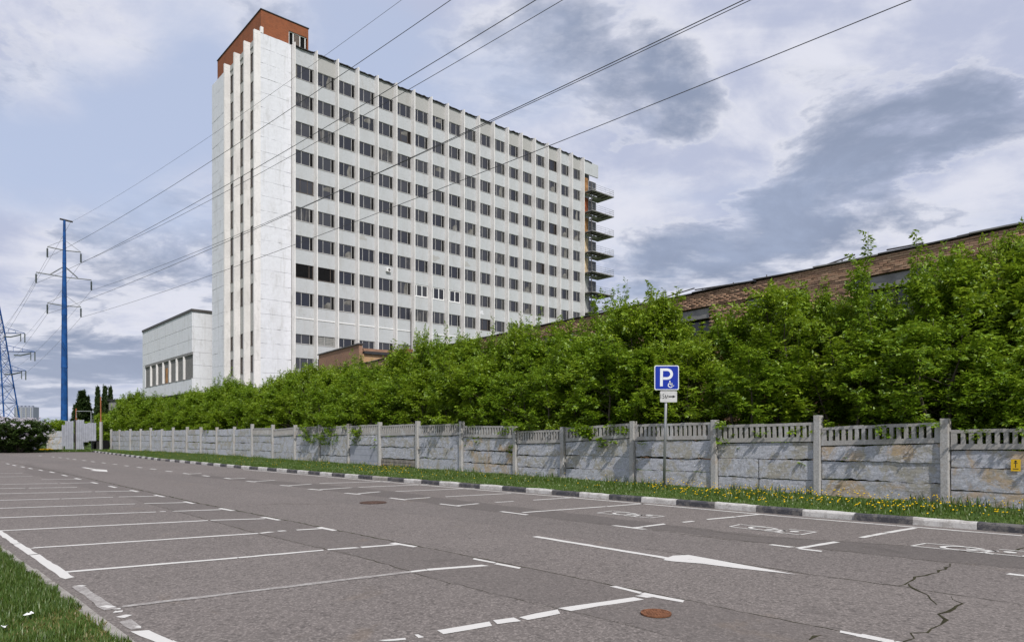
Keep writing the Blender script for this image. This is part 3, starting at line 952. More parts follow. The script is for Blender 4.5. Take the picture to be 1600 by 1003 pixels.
def grass(name, pts, h, mat, wid=.010, lean=.5, **kw):
    """one bent blade (two triangles) for every root point"""
    n = len(pts)
    a = rng.random(n) * 2 * math.pi
    hh = h * (0.5 + 0.9 * rng.random(n))
    wd = wid * (0.7 + 0.8 * rng.random(n))
    la = lean * hh * rng.random(n)
    dx, dy = np.cos(a), np.sin(a)
    nx, ny = -dy, dx
    V = np.zeros((n, 5, 3))
    V[:, 0] = pts + np.stack([nx * wd / 2, ny * wd / 2, np.zeros(n)], 1)
    V[:, 1] = pts - np.stack([nx * wd / 2, ny * wd / 2, np.zeros(n)], 1)
    mid = pts + np.stack([dx * la * .35, dy * la * .35, hh * .55], 1)
    V[:, 2] = mid - np.stack([nx * wd * .42, ny * wd * .42, np.zeros(n)], 1)
    V[:, 3] = mid + np.stack([nx * wd * .42, ny * wd * .42, np.zeros(n)], 1)
    V[:, 4] = pts + np.stack([dx * la, dy * la, hh], 1)
    base = np.arange(n)[:, None] * 5
    Fq = np.concatenate([base + np.array([[0, 1, 2]]), base + np.array([[0, 2, 3]]), base + np.array([[3, 2, 4]])])
    return np_obj(name, V.reshape(-1, 3), Fq, mat, kind='stuff', **kw)


def verge_points(n, near_bias=1.6):
    """random points between kerb and fence"""
    t_ = rng.random(n) ** near_bias * (tot - 14) + 10
    cum = np.cumsum([0] + seglen)
    P_ = np.array([tuple(p) for p in path])
    X = np.interp(t_, cum, P_[:, 0]); Y = np.interp(t_, cum, P_[:, 1])
    fx = np.array([p.x for p in fence_w]); fy = np.array([p.y for p in fence_w])
    # nearest fence partner: same fraction along a line perpendicular to the kerb
    perp = np.array([.72, .69])
    # distance to the fence polyline along perp, sampled
    o_ = np.argsort(fx - fy)
    s_f = (fx * .69 - fy * .72)[::-1]; 
    s_p = X * .69 - Y * .72
    order = np.argsort(fx * .69 - fy * .72)
    d_f = (fx * .72 + fy * .69)[order]
    dF = np.interp(s_p, (fx * .69 - fy * .72)[order], d_f)
    d0 = X * .72 + Y * .69
    gap = np.maximum(dF - d0 - .05, .3)
    u = rng.random(n)
    off_ = .16 + u * gap
    return np.stack([X + perp[0] * off_, Y + perp[1] * off_, np.full(n, .10)], 1), off_, t_, gap


P_, o_, t_, gp_ = verge_points(110000, 1.25)
dn = 0.7 + 0.5 * np.sin(P_[:, 0] * 1.3) * np.sin(P_[:, 1] * 1.1 + 1)
keep = rng.random(len(P_)) < np.clip(dn, .45, 1)
P_ = P_[keep]
nh = .085 * np.clip(dn[keep], .5, 1.3)
grass('verge_grass', P_, nh, M['grass'], .016, .7, label='uneven green grass strip between the painted kerb and concrete fence', cat='grass')
# taller weeds against the fence
P2, o2, t2, g2 = verge_points(60000, 1.4)
k2 = (g2 + .16 - o2) < .35
P2 = P2[k2]
clump = np.sin(P2[:, 0] * 2.1) + np.sin(P2[:, 1] * 1.7 + 2)
P2 = P2[clump > -.2]
grass('fence_weeds', P2, .19, M['grass'], .014, .6, label='taller tufts of weeds growing at the foot of the fence', cat='weeds')
# dandelions
P3, o3, t3, g3 = verge_points(9000, 1.5)
fr = o3 / (g3 + .16)
pxx = 800 + F * P3[:, 0] / P3[:, 1]
dens = np.where((pxx > 1010) & (pxx < 1470), .55, np.where(pxx > 1470, .30, .07)) + np.where((pxx > 560) & (pxx < 640), .30, 0)
dens *= np.clip(.3 + 1.2 * np.sin(P3[:, 0] * 1.9 + P3[:, 1] * .7) ** 2, 0, 1)
P3 = P3[rng.random(len(P3)) < dens]
n3 = len(P3)
kk = 6
ang = np.linspace(0, 2 * math.pi, kk, endpoint=False)
rad = .012 + .010 * rng.random(n3)
hgt = .10 + .12 * rng.random(n3)
V = np.zeros((n3, kk + 1, 3))
for j in range(kk):
    V[:, j, 0] = P3[:, 0] + rad * math.cos(ang[j]); V[:, j, 1] = P3[:, 1] + rad * math.sin(ang[j])
    V[:, j, 2] = P3[:, 2] + hgt + rng.normal(0, .004, n3) + .004 * math.cos(ang[j]) 
V[:, kk] = P3 + np.stack([np.zeros(n3), np.zeros(n3), hgt + .016], 1)
V[:, kk, 2] = P3[:, 2] + hgt - .018
b_ = np.arange(n3)[:, None] * (kk + 1)
Fd = np.concatenate([b_ + np.array([[j, (j + 1) % kk, kk]]) for j in range(kk)])
V2 = V.copy(); V2[:, kk, 2] = P3[:, 2] + hgt + .012
np_obj('dandelions', np.concatenate([V.reshape(-1, 3), V2.reshape(-1, 3)]), np.concatenate([Fd, Fd + n3 * (kk + 1)]), M['dandelion'], kind='stuff',
       label='yellow dandelion heads scattered through the grass by the kerb', cat='dandelions')
# lawn at the lower left
n = 190000
tt = rng.random(n) ** 1.1 * 14 - 1.2
oo = rng.random(n) ** 1.2 * 4.2
base = np.array([lawn_w[0].x, lawn_w[0].y]); dv = np.array([ld.x, ld.y]); nv = np.array([-ld.y, ld.x])
XY = base + tt[:, None] * dv + (oo[:, None] + .07 + .03 * np.sin(tt * 7)[:, None] + .02 * np.sin(tt * 17)[:, None]) * nv
PL = np.concatenate([XY, np.full((n, 1), .03)], 1)
dryn = np.sin(XY[:, 0] * 2.3 + 1) * np.sin(XY[:, 1] * 2.9) + .35 * np.sin(XY[:, 0] * 9) + np.clip(.55 - tt * .55, -2, 1.6) 
dry = rng.random(n) < np.clip(dryn * .7, 0.03, .72)
thin = rng.random(n) < np.where(dryn > .6, .45, 1)
grass('lawn_grass', PL[~dry & thin], .055, M['grass'], .0055, .9, label='short green lawn grass at the lower left corner', cat='grass')
grass('dry_grass', PL[dry & thin], .028, M['grass_dry'], .006, 1.3, label='dry yellowish tufts mixed into the lawn corner', cat='grass')
n = 9000
PF = np.array([tuple(at(px_, 704.2 + 1.3 * rng.random())) for px_ in rng.random(n) * 190 - 20]); PF[:, 2] = .02
grass('far_grass', PF, .16, M['grass'], .04, .6, label='grass bank in front of the lilac and the gate', cat='grass')
n = 600
PY = np.array([tuple(at(px_, 704.6 + .6 * rng.random())) for px_ in 62 + 20 * rng.random(n)]); PY[:, 2] = .02
grass('far_dandelions', PY, .20, M['dandelion'], .09, .6, label='patch of yellow flowers in the far grass bank', cat='dandelions')

# ------------------------------------------------------------------ high-rise office block
AX = Vector((-0.6643, 0.7475, 0))           # direction of the short side, away from the camera
BX = Vector((0.7475, 0.6643, 0))            # direction of the long side, away to the right
BANG = math.atan2(BX.y, BX.x)
tower = empty('office_tower', (-30.66, 82.98, 0), BANG, label='tall white office block with rows of dark windows between vertical ribs', cat='office building')
LX, LY, H = 61.95, 17.0, 50.55
S0, BAY, NB = 4.2, 2.954, 19
FL = 3.585
rows_z = [(48.42 - FL * k, 1.72) for k in range(9)] + [(14.45, 1.22), (11.45, 1.5), (7.9, 1.7)]

m = MB()
m.box(.34, S0 + BAY * 18 - .05, .34, LY - .05, 0, H - .12)
m.box(S0 + BAY * 18 - .05, LX - .02, 2.2, LY - .05, 0, H - .12)
m.obj('wall', M['backing'], tower)

# blank panels beside the corner and at the far end of the short side
def panel_mesh(wd, ht, mat, th=.14):
    m_ = MB()
    nx, nz = 10, 4
    vs = []
    for iz in range(nz + 1):
        for ix in range(nx + 1):
            x = wd * ix / nx; z = ht * iz / nz
            ez = (rng.normal(0, .014) if iz in (0, nz) else 0)
            vs.append((x, rng.normal(0, .004), z + ez))
    k = nx + 1
    fs = [(iz * k + ix, iz * k + ix + 1, (iz + 1) * k + ix + 1, (iz + 1) * k + ix) for iz in range(nz) for ix in range(nx)]
    b0 = len(vs)
    vs += [(0, th, 0), (wd, th, 0), (wd, th, ht), (0, th, ht)]
    fs += [tuple(list(range(k - 1, -1, -1)) + [b0, b0 + 1])[::1], tuple([nz * k + i for i in range(k)] + [b0 + 2, b0 + 3]),
           tuple([iz * k for iz in range(nz + 1)] + [b0 + 3, b0]), tuple([iz * k + nx for iz in range(nz, -1, -1)] + [b0 + 1, b0 + 2])]
    m_.add(vs, fs)
    return m_.mesh('wall_panel', mat)


ph = FL / 2
pmA = [panel_mesh(S0 - .34, ph - .035, M['white_panel']) for _ in range(4)]
pmB = [panel_mesh(LY - 10.75, ph - .035, M['white_panel']) for _ in range(4)]
z = H - .02
while z > 1:
    zz_ = z - ph
    share('wall_panel', pmA[int(rng.integers(4))], tower, (.17, .0 + rng.normal(0, .006), zz_))
    share('wall_panel', pmB[int(rng.integers(4))], tower, (0 + rng.normal(0, .006), LY, zz_), (0, 0, -math.pi / 2))
    z -= ph

# ribs
def fin_mesh(h, hw=.15, dp=.62):
    m_ = MB(); z_ = 0
    while z_ < h - .01:
        z1 = min(z_ + FL, h)
        m_.box(-hw, hw, -dp, .17, z_ + .006, z1 - .006)
        z_ = z1
    return m_


fm = fin_mesh(H + .12).mesh('rib', M['fin'])
ff = fin_mesh(H + .05, .07, .78).mesh('rib', M['fin'])
for k in range(NB):
    share('rib', ff, tower, (S0 + BAY * k, 0, rng.normal(0, .02)), (0, 0, 0))
m = MB(); m.box(-.15, .15, -.62, .17, H - 3.6, H + .1); short = m.mesh('rib', M['fin'])
for u in (.0, 3.4, 6.85, 10.4):
    share('rib', fm, tower, (0.0 if u else .0, u + (.15 if u == 0 else 0), 0), (0, 0, -math.pi / 2), (1, 1, 1))

# spandrels, windows: front
OP0, OP1 = .16, BAY - .15                   # clear width between ribs
SPW = BAY - .15


def box_mesh(name, wd, h, mat, y0=0.0, y1=.22, cut=0.0):
    m_ = MB(); m_.box(0, wd, y0, y1, 0, h)
    return m_.mesh(name, mat)


sp_cache = {}
cur_cache = {}


def spandrel(x, z0, z1, y=.12, mat='spandrel', wd=SPW, parent=tower, rot=0.0, name='spandrel_panel'):
    key = (round(z1 - z0, 2), mat, round(wd, 2))
    if key not in sp_cache: sp_cache[key] = box_mesh('spandrel_panel', wd, z1 - z0, M[mat])
    return share(name, sp_cache[key], parent, (x, y, z0), (0, 0, rot))


def window_meshes(wd, h, fmat, gmat, kind):
    """kind: 'std' two panes and a narrow dark one, 'white' three even panes, 'open' missing panes, 'half', 'block'"""
    m_ = MB(); t_ = .055 if kind != 'white' else .13; y0, y1 = 0, .08
    cuts = {'std': [0, .42, .83, 1.0], 'std2': [0, .36, .72, 1.0], 'open': [0, .40, .80, 1.0], 'white': [0, .30, .64, 1.0], 'block': [0, .5, 1.0]}[kind]
    m_.box(0, wd, y0, y1, h - t_, h); m_.box(0, wd, y0, y1, 0, t_)
    for i, c in enumerate(cuts):
        x = min(max(c * wd - t_ / 2, 0), wd - t_)
        if kind == 'open' and i == 1: continue
        m_.box(x, x + t_, y0 + .003, y1 - .003, t_, h - t_)
    m_.box(-.03, wd + .03, -.10, 0, -.05, 0.0)
    fr = m_.mesh('window', M[fmat])
    g_ = MB(); d_ = MB()
    for i in range(len(cuts) - 1):
        a, b = cuts[i] * wd + t_ / 2, cuts[i + 1] * wd - t_ / 2
        tgt = d_ if (kind == 'open' or (kind == 'std' and i == 2)) else g_
        tgt.box(a, b, .045, .055, t_, h - t_)
    gl = g_.mesh('glass', M[gmat]) if g_.v else None
    if kind in ('std', 'open'):
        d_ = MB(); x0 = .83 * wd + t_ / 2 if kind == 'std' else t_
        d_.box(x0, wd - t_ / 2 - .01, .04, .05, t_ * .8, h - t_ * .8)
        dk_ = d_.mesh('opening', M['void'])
    else: dk_ = None
    return fr, gl, dk_


wcache = {}


def window(x, z0, h, fmat='frame', gmat='glass', kind='std', y=.18, wd=None, parent=tower, rot=0.0, label=None):
    wd = wd or SPW * .80
    key = (round(h, 2), fmat, gmat, kind, round(wd, 2))
    if key not in wcache: wcache[key] = window_meshes(wd, h, fmat, gmat, kind)
    fr, gl, dk_ = wcache[key]
    o = share('window', fr, parent, (x, y, z0), (0, 0, rot), label=label)
    if gl: share('glass', gl, o, (0, 0, 0))
    if dk_: share('opening', dk_, o, (0, 0, 0))
    return o


WW = SPW * .975
m = MB(); m.box(0, SPW - WW - .004, 0, .20, 0, 1.72 - .004); pier = m.mesh('window_pier', M['fin'])
for b in range(18):
    x0 = S0 + BAY * b + .075
    zt = H - .06
    for k, (zw, hw) in enumerate(rows_z):
        z1, z0_ = zt, zw + .004
        if k == 9:      # tall blank strip with a ledge in its middle
            spandrel(x0, z0_, z1)
            lm = 'ledge'
            if 'ledge' not in sp_cache:
                q_ = MB(); q_.box(0, SPW, -.06, .12, 0, .12); sp_cache['ledge'] = q_.mesh('ledge', M['ledge'])
            share('ledge', sp_cache['ledge'], tower, (x0, .115, 16.4))
        else:
            spandrel(x0, z0_, z1, mat='spandrel_dirty_shaded' if (k == 0 and rng.random() < .5) else 'spandrel')
        kind, fm_, gm_, lab = ('std' if rng.random() < .75 else 'std2'), 'frame', ('glass' if rng.random() < .93 else 'glass_curtain'), None
        if rng.random() < .04: fm_ = 'frame_dark'
        if k == 7 and b in (6, 7, 8): kind, fm_, gm_, lab = 'white', 'frame_white', 'glass', 'newer window with bright white frames'
        if k == 7 and b in (0, 1): kind, fm_, gm_, lab = 'open', 'frame_dark', 'glass', 'window with its panes missing'
        if k == 9 and b in (1, 5, 6, 9): kind, gm_, lab = 'block', 'glassblock', 'opening filled with glass blocks'
        wo = window(x0 + (SPW - WW) * .35, zw - hw, hw, fm_, gm_, kind, wd=WW, label=lab)
        if kind in ('std', 'std2') and rng.random() < .26:
            v_ = int(rng.integers(4))
            if v_ not in cur_cache:
                a0, a1, h0, h1 = [(.50, .80, .1, .9), (.06, .22, .1, 1.6), (.60, .80, .1, 1.6), (.44, .80, 1.0, 1.6)][v_]
                q_ = MB(); q_.add([(a0 * WW, .042, h0), (a1 * WW, .042, h0), (a1 * WW, .042, h1), ((a0 + (a1 - a0) * .5) * WW, .042, h1), (a0 * WW, .042, (h0 + h1) / 2)], [(0, 1, 2, 3, 4)])
                cur_cache[v_] = q_.mesh('curtain', M['curtain'])
            share('curtain', cur_cache[v_], wo, (0, 0, 0), scale=(1, 1, min(1, hw / 1.72)))
        zt = zw - hw - .054
    spandrel(x0, 0, zt)

# roof edge: dark, ragged felt flashing on every bay
for b in range(-1, 19):
    x0 = S0 + BAY * b + (.15 if b >= 0 else .1); x1 = S0 + BAY * (b + 1) - .15
    if b < 0: continue
    m = MB(); n_ = 7
    vs = []
    for i_ in range(n_ + 1):
        x = x0 + (x1 - x0) * i_ / n_
        sag_ = rng.normal(0, .035) - .05 * (rng.random() < .15)
        for (yy, z_) in ((-.12, H - .02 + sag_), (-.12, H + .08 + sag_), (.45, H + .14), (.45, H - .02)):
            vs.append((x, yy, z_))
    m.add(vs, [(i_ * 4 + j, i_ * 4 + (j + 1) % 4, (i_ + 1) * 4 + (j + 1) % 4, (i_ + 1) * 4 + j) for i_ in range(n_) for j in range(4)] + [(0, 1, 2, 3), (n_ * 4 + 3, n_ * 4 + 2, n_ * 4 + 1, n_ * 4)])
    m.obj('roof_flashing', M['soffit'], tower)
    if b == 18: continue
    m = MB(); m.box(S0 + BAY * (b + 1) - .13, S0 + BAY * (b + 1) + .13, -.30, .2, H + .055, H + .11)
    m.obj('rib_cap', M['soffit'], tower)
m = MB(); m.box(.5, LX - .1, .5, LY - .2, H - .12, H - .02); m.obj('roof', M['soffit'], tower)

# short side: three recessed strips of narrow windows
for u0, u1 in ((.32, 3.23), (3.57, 6.68), (7.02, 10.23)):
    wd = u1 - u0
    zt = H - .7
    for k, (zw, hw) in enumerate(rows_z):
        z0_ = zw + .8 if k < 9 else zw + .2
        top = zt
        key = ('s', round(top - z0_, 2), round(wd, 2))
        spandrel(.20, z0_, top, y=u1, mat='spandrel_dirty_shaded', wd=wd, rot=-math.pi / 2)  # shade of the recess is put into this darker spandrel colour
        h_ = hw + .55
        window(.24, z0_ - h_ - .0, h_, 'frame_dark', 'glass_curtain' if rng.random() < .45 else 'glass', 'std2', y=u1, wd=wd, rot=-math.pi / 2)
        zt = z0_ - h_ - .055
    m = MB(); m.box(.20, .4, u0, u1, 0, zt); m.obj('spandrel_panel', M['spandrel_dirty_shaded'], tower)  # recess shade in the colour here too
for u in (10.55,):
    m = MB(); m.box(0, .3, 10.57, 10.74, 0, H - .05); m.obj('corner_strip', M['fin'], tower)

# hatch grille band just under the brick storey on the short side
for u0, u1 in ((.32, 3.23), (3.57, 6.68), (7.02, 10.23)):
    m = MB(); m.box(.1, .3, u0, u1, H - .72, H - .05); m.obj('cornice', M['spandrel_dirty_shaded'], tower)

# brick storey on the roof
pent = MB(); PX0, PY0, PX1, PY1, PZ = .34, .30, 6.45, 15.8, 53.55
pent.box(PX0, PX0 + .38, PY0, PY1, H - .3, PZ)
pent.box(PX0 + .38, 3.85, PY0, PY0 + .38, H - .3, PZ)
pent.box(3.85, PX1, PY0, PY0 + .38, 52.35, PZ)
pent.box(PX1 - .15, PX1, PY0, PY0 + .38, H - .3, 52.35)
pent.box(PX1 - .38, PX1, PY0 + .38, PY1, H - .3, PZ)
pent.box(PX0 + .38, PX1 - .38, PY1 - .38, PY1, H - .3, PZ)
po = pent.obj('brick_penthouse', M['brick_red'], tower)
m = MB(); m.box(PX0 - .08, PX1 + .08, PY0 - .08, PY1 + .08, PZ, PZ + .10); m.obj('roof', M['soffit'], po)
m = MB()
for a_ in (3.86, 4.42, 5.3, 6.0): m.box(a_, a_ + .10, PY0 + .1, PY0 + .2, H + .05, 52.34)
m.box(3.86, 6.29, PY0 + .1, PY0 + .2, 52.24, 52.345)
wf = m.obj('window', M['frame_white'], po)
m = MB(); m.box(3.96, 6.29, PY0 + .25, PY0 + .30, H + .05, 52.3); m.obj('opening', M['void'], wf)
m = MB(); m.box(4.52, 5.3, PY0 + .12, PY0 + .16, H + .05, 52.24); m.obj('board', M['frame_dark'], wf)
m = MB(); m.box(.18, .52, .0, .30, H + .02, H + .75); m.obj('parapet_stub', M['fin'], tower)

# escape stair bay at the far end, with open balconies
XE = S0 + BAY * 18 + .08
m = MB(); m.box(XE, LX, .0, .25, H - 2.3, H - .02); m.obj('spandrel_panel', M['spandrel'], tower)
m = MB(); m.box(XE - .2, LX, 2.2 - .02, 2.2, 0, H - 2.3); m.obj('back_wall', M['spandrel_dirty_shaded'], tower)
boards = ['orange_board', 'rusty_board', 'orange_board', 'pale_board', 'pale_board', 'spandrel_dirty_shaded', 'spandrel_dirty_shaded', 'pale_board', 'spandrel_dirty_shaded', 'spandrel_dirty_shaded', 'spandrel_dirty_shaded', 'spandrel_dirty_shaded', 'spandrel_dirty_shaded']
for k in range(13):
    zf = H - 5.75 - FL * k
    if zf < .5: break
    bal = MB(); bal.box(XE + .9, LX + 2.35, -1.75, -.02, zf, zf + .16); bal.box(LX + .03, LX + 2.35, -.02, 2.2, zf, zf + .16)
    bo = bal.obj('balcony', M['lintel'], tower)
    # joists below
    bal = MB()
    for j in range(5): bal.box(XE + 1.0 + j * 1.05, XE + 1.1 + j * 1.05, -1.7, -.05, zf - .16, zf - .004)
    bal.obj('joist', M['dark_steel'], bo, kind='stuff')
    rl = MB()
    P4 = [(XE + .95, -1.7), (LX + 2.3, -1.7), (LX + 2.3, 2.1)]
    for (xa, ya), (xb, yb) in zip(P4, P4[1:]):
        for hh in (.35, .7, 1.05): rl.tube([(xa, ya, zf + .16 + hh), (xb, yb, zf + .16 + hh)], .022, 4)
        nn = 5
        for j in range(nn + 1): 
            xx, yy = xa + (xb - xa) * j / nn, ya + (yb - ya) * j / nn
            rl.tube([(xx, yy, zf + .16), (xx, yy, zf + 1.22)], .022, 4)
    rl.obj('railing', M['steel'], bo)
    # loggia: partition with door, boards, dark openings
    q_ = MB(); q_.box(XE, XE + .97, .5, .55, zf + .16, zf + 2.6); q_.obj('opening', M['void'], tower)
    q_ = MB(); q_.box(XE + 1.3, XE + 2.15, .35, .42, zf + .1, zf + 2.9); q_.obj('board', M[boards[k]], tower)
    q_ = MB(); q_.box(XE + 2.3, LX - .1, .5, .55, zf + .4, zf + 2.6)
    wn = q_.obj('stair_window', M['glass'], tower)
    q_ = MB()
    for a_ in (XE + 2.3, XE + 3.2, LX - .18): q_.box(a_, a_ + .06, .44, .50, zf + .4, zf + 2.6)
    q_.box(XE + 2.3, LX - .12, .435, .495, zf + 2.6, zf + 2.66); q_.box(XE + 2.3, LX - .12, .435, .495, zf + 1.5, zf + 1.55)
    q_.obj('frame', M['frame'], wn)
    q_ = MB(); q_.box(XE, LX - .02, .1, .6, zf - .25, zf - .01); q_.obj('floor_edge', M['spandrel_dirty_shaded'], tower)
m = MB(); m.tube([(XE + 1.55, -1.0, 0), (XE + 1.55, -1.0, H - 4)], .09, 6); m.obj('vertical_pipe', M['dark_steel'], tower)
m = MB(); m.tube([(S0 + BAY * 6 - .22, -.1, 0), (S0 + BAY * 6 - .22, -.1, 19.2)], .06, 6); m.obj('drain_pipe', M['dark_steel'], tower)
# small things fixed on the front
ax_ = S0 + BAY * 4 + 2.0; az_ = rows_z[6][0] - 1.72 - .62
m = MB(); m.box(-.35, .35, -.30, 0, -.26, .26)
ac = m.obj('air_conditioner', M['frame_white'], tower, bevel=.02); ac.location = (ax_, .10, az_)
m = MB(); m.tube([(.08, -.302, 0), (.08, -.312, 0)], .19, 16); m.obj('fan_grille', M['dark_steel'], ac)

# patches where the render has come away
def patch(b, z, w_, h_, mat):
    x0 = S0 + BAY * b + .3
    pts = []
    for a in np.linspace(0, 2 * math.pi, 16)[:-1]:
        r_ = 1 + .3 * math.sin(3 * a + b) + rng.normal(0, .1)
        pts.append((x0 + w_ / 2 + w_ / 2 * r_ * math.cos(a) * .8, z + h_ / 2 * r_ * math.sin(a) * .8))
    m_ = MB()
    n_ = len(pts)
    vs = [(p[0], .112, p[1]) for p in pts]
    m_.add(vs, [tuple(range(n_))])
    m_.obj('bare_patch', M[mat], tower)


patch(7, rows_z[6][0] + .75, 1.7, .9, 'spandrel_dirty_shaded'); patch(9, rows_z[6][0] + .7, 1.6, .9, 'spandrel_dirty_shaded'); patch(11, rows_z[6][0] + .8, 1.1, .8, 'spandrel_dirty_shaded')
patch(3, rows_z[5][0] - 2.2, 1.5, .7, 'spandrel_dirty_shaded'); patch(10, rows_z[8][0] + .9, 1.4, .7, 'white_panel'); patch(12, rows_z[6][0] - 2.4, .4, .4, 'spandrel_dirty_shaded')

# ------------------------------------------------------------------ low podium block behind the left end
pod = empty('podium_hall', (-44.8, 95.8, 0), BANG, label='low white hall with a strip window along its side, left of the office block', cat='hall')
PZ0, PZ1, PL_ = 7.67, 19.35, 26.6
m = MB(); m.box(.15, 16, .15, PL_ - .1, PZ0 + .02, PZ1 - .3); m.obj('wall', M['backing'], pod)
m = MB(); m.box(3, 14, 3, PL_ - 2, 0, PZ0 + .02); m.obj('ground_floor', M['spandrel_dirty_shaded'], pod)
m = MB(); m.box(0, 16, 0, PL_, PZ0 - .12, PZ0 - .004); m.obj('soffit', M['soffit'], pod)
levels = [PZ0, 9.68]
zs = [(PZ0, 9.66), (13.32, 15.1), (15.1, 16.9), (16.9, PZ1 - .36)]
for z0_, z1_ in zs:                          # side wall
    n_ = 4
    for j in range(n_):
        ya, yb = PL_ * j / n_, PL_ * (j + 1) / n_
        m = MB(); m.box(rng.normal(0, .008), .145, ya + .012, yb - .012, z0_ + .02, z1_ - .02)
        m.obj('wall_panel', M['pod'], pod)
m = MB(); m.box(0, .145, PL_ - 1.6, PL_, 9.66, 13.32); m.obj('wall_panel', M['pod'], pod)
zf_ = [PZ0, 9.66, 11.5, 13.32, 15.1, 16.9, PZ1 - .36]
for z0_, z1_ in zip(zf_, zf_[1:]):           # end wall facing the camera
    m = MB(); m.box(.16, 4.6, rng.normal(0, .008), .145, z0_ + .014, z1_ - .014); m.obj('wall_panel', M['pod'], pod)
m = MB(); m.box(-.12, 16, -.12, PL_, PZ1 - .355, PZ1); m.obj('roof_fascia', M['dark_steel'], pod)
m = MB(); m.tube([(3.9, -.05, PZ1), (3.9, -.05, PZ1 + 1.4)], .1, 6); m.obj('vent_pipe', M['dark_steel'], pod)
m = MB(); m.box(-.03, .12, .25, PL_ - 1.65, 9.55, 9.655); m.obj('sill', M['lintel'], pod)
m = MB(); m.box(-.02, .12, .02, PL_ - 1.65, 12.95, 13.31); m.obj('window_head', M['lintel'], pod)
ny = 7; ww_ = (PL_ - 1.9) / ny
for j in range(ny):
    ya = .15 + j * ww_
    m = MB()
    if j: m.box(-.12, .3, ya - .14, ya + .14, 9.66, 12.94); m.obj('rib', M['fin'], pod)
    m = MB()
    for c_ in (0, .33, .66, 1.0):
        yy = ya + .26 + c_ * (ww_ - .6); m.box(.16, .24, yy, yy + .07, 9.66, 12.94)
    m.box(.165, .235, ya + .24, ya + ww_ - .24, 11.9, 11.97)
    wn = m.obj('window', M['frame'], pod)
    m = MB(); m.box(.25, .27, ya + .22, ya + ww_ - .22, 9.66, 12.94); m.obj('glass', M['glass_curtain' if j % 2 else 'glass'], wn)
    if j == 3:
        m = MB(); m.box(.13, .16, ya + 1.6, ya + 2.8, 9.7, 12.0); m.obj('board', M['orange_board'], wn)

# ------------------------------------------------------------------ brown brick factory hall behind the trees
FA = Vector((-.5825, .8128, 0)).normalized()
FANG = math.atan2(-FA.y, -FA.x)              # local x runs towards the camera's right, local y away from the road
HX0 = Vector((14.97, 20.0, 0)) + FA * 59.0    # far left end
hall = empty('brick_hall', tuple(HX0), FANG, label='long low brown brick hall with a cracked parapet behind the trees', cat='factory hall')
HL = 66.0; HH = 7.85
# local frame: x = -FA, y = left normal of x -> should point away from the road
bx = -FA; ny_ = Vector((-bx.y, bx.x, 0))
WIN_W, PIER = 2.5, 1.9
_k = (1334 - 800) / F
HL_PH = (_k * HX0.y - HX0.x) / (bx.x - _k * bx.y)      # a window starts where the photograph shows one
wz0, wz1 = 4.0, 7.10
m = MB(); m.box(0, HL, .14, .5, wz1, HH - .02)
m.box(0, HL, .14, .5, 0, wz0)
m.box(0, HL, .5, 14, .02, HH - .25)
m.obj('wall', M['mortar'], hall)
x = (HL_PH % (WIN_W + PIER)) + .01
wins = []
while x + WIN_W < HL - .3:
    wins.append(x); x += WIN_W + PIER
piers = [(0, wins[0])] + [(a + WIN_W, b) for a, b in zip(wins, wins[1:])] + [(wins[-1] + WIN_W, HL)]
for a, b in piers:
    m = MB(); m.box(a, b, .14, .5, wz0 + .003, wz1 - .003); m.obj('pier', M['mortar'], hall)
for a in wins:
    m = MB(); m.box(a + .004, a + WIN_W - .004, .06, .4, wz1 - .42, wz1 - .004); m.obj('lintel', M['lintel'], hall)
    m = MB()
    for c_ in (0, .25, .5, .75, 1): xx = a + c_ * (WIN_W - .08); m.box(xx, xx + .07, .28, .36, wz0 + .01, wz1 - .43)
    m.box(a, a + WIN_W, .285, .355, 5.6, 5.67)
    wn = m.obj('window', M['frame_dark'], hall)
    m = MB(); m.box(a + .01, a + WIN_W - .01, .37, .39, wz0 + .01, wz1 - .43); m.obj('glass', M['glass'], wn)

BW, BH, MJ = .25, .065, .010
pitch_x, pitch_z = BW + MJ, BH + MJ + .002
vars_ = []
for _ in range(10):
    m = MB()
    j = lambda: rng.normal(0, .004)
    m.box(0, BW, rng.normal(0, .007), .13, 0, BH)
    m.v = [(p[0] + j(), p[1] + j() * .8, p[2] + j() * .6) for p in m.v]
    vars_.append(m)
vmesh = [q.mesh('brick', M['brick']) for q in vars_]
zr = 4.0
row = 0
cells = []
while zr < HH - .12:
    off_x = 0 if row % 2 else -BW / 2
    x = off_x
    proud = -.035 if zr > 7.12 else 0.0
    while x < HL:
        if x >= 0 and x + BW <= HL:
            inwin = any(a - .10 < x + BW / 2 < a + WIN_W + .10 for a in wins) and wz0 < zr + .03 < wz1 + .01
            if not inwin and rng.random() > .006:
                cells.append((x, zr, proud))
        x += pitch_x
    zr += pitch_z; row += 1
# the 300 that show largest: top courses of the near stretch in view
near = sorted([c for c in cells if c[0] < HL - 7.6 and c[1] > HH - 1.15], key=lambda c: -c[0])[:300]
nearset = set(near)
for c_ in near:
    share('brick', vmesh[int(rng.integers(10))], hall, (c_[0], c_[2] + rng.normal(0, .004), c_[1]))
bv = [np.array(q.v) for q in vars_]
fb = np.array(vars_[0].f)
rest = [c for c in cells if c not in nearset]
Vs = np.concatenate([bv[int(rng.integers(10))] + np.array([c[0], c[2] + rng.normal(0, .004), c[1]]) for c in rest])
Fs = np.concatenate([fb + 8 * i_ for i_ in range(len(rest))])
np_obj('brickwork', Vs, Fs, M['brick'], hall, kind='stuff')
m = MB(); m.box(0, HL, .0, .135, 0, 3.95); m.obj('lower_wall', M['brick_wall'], hall)
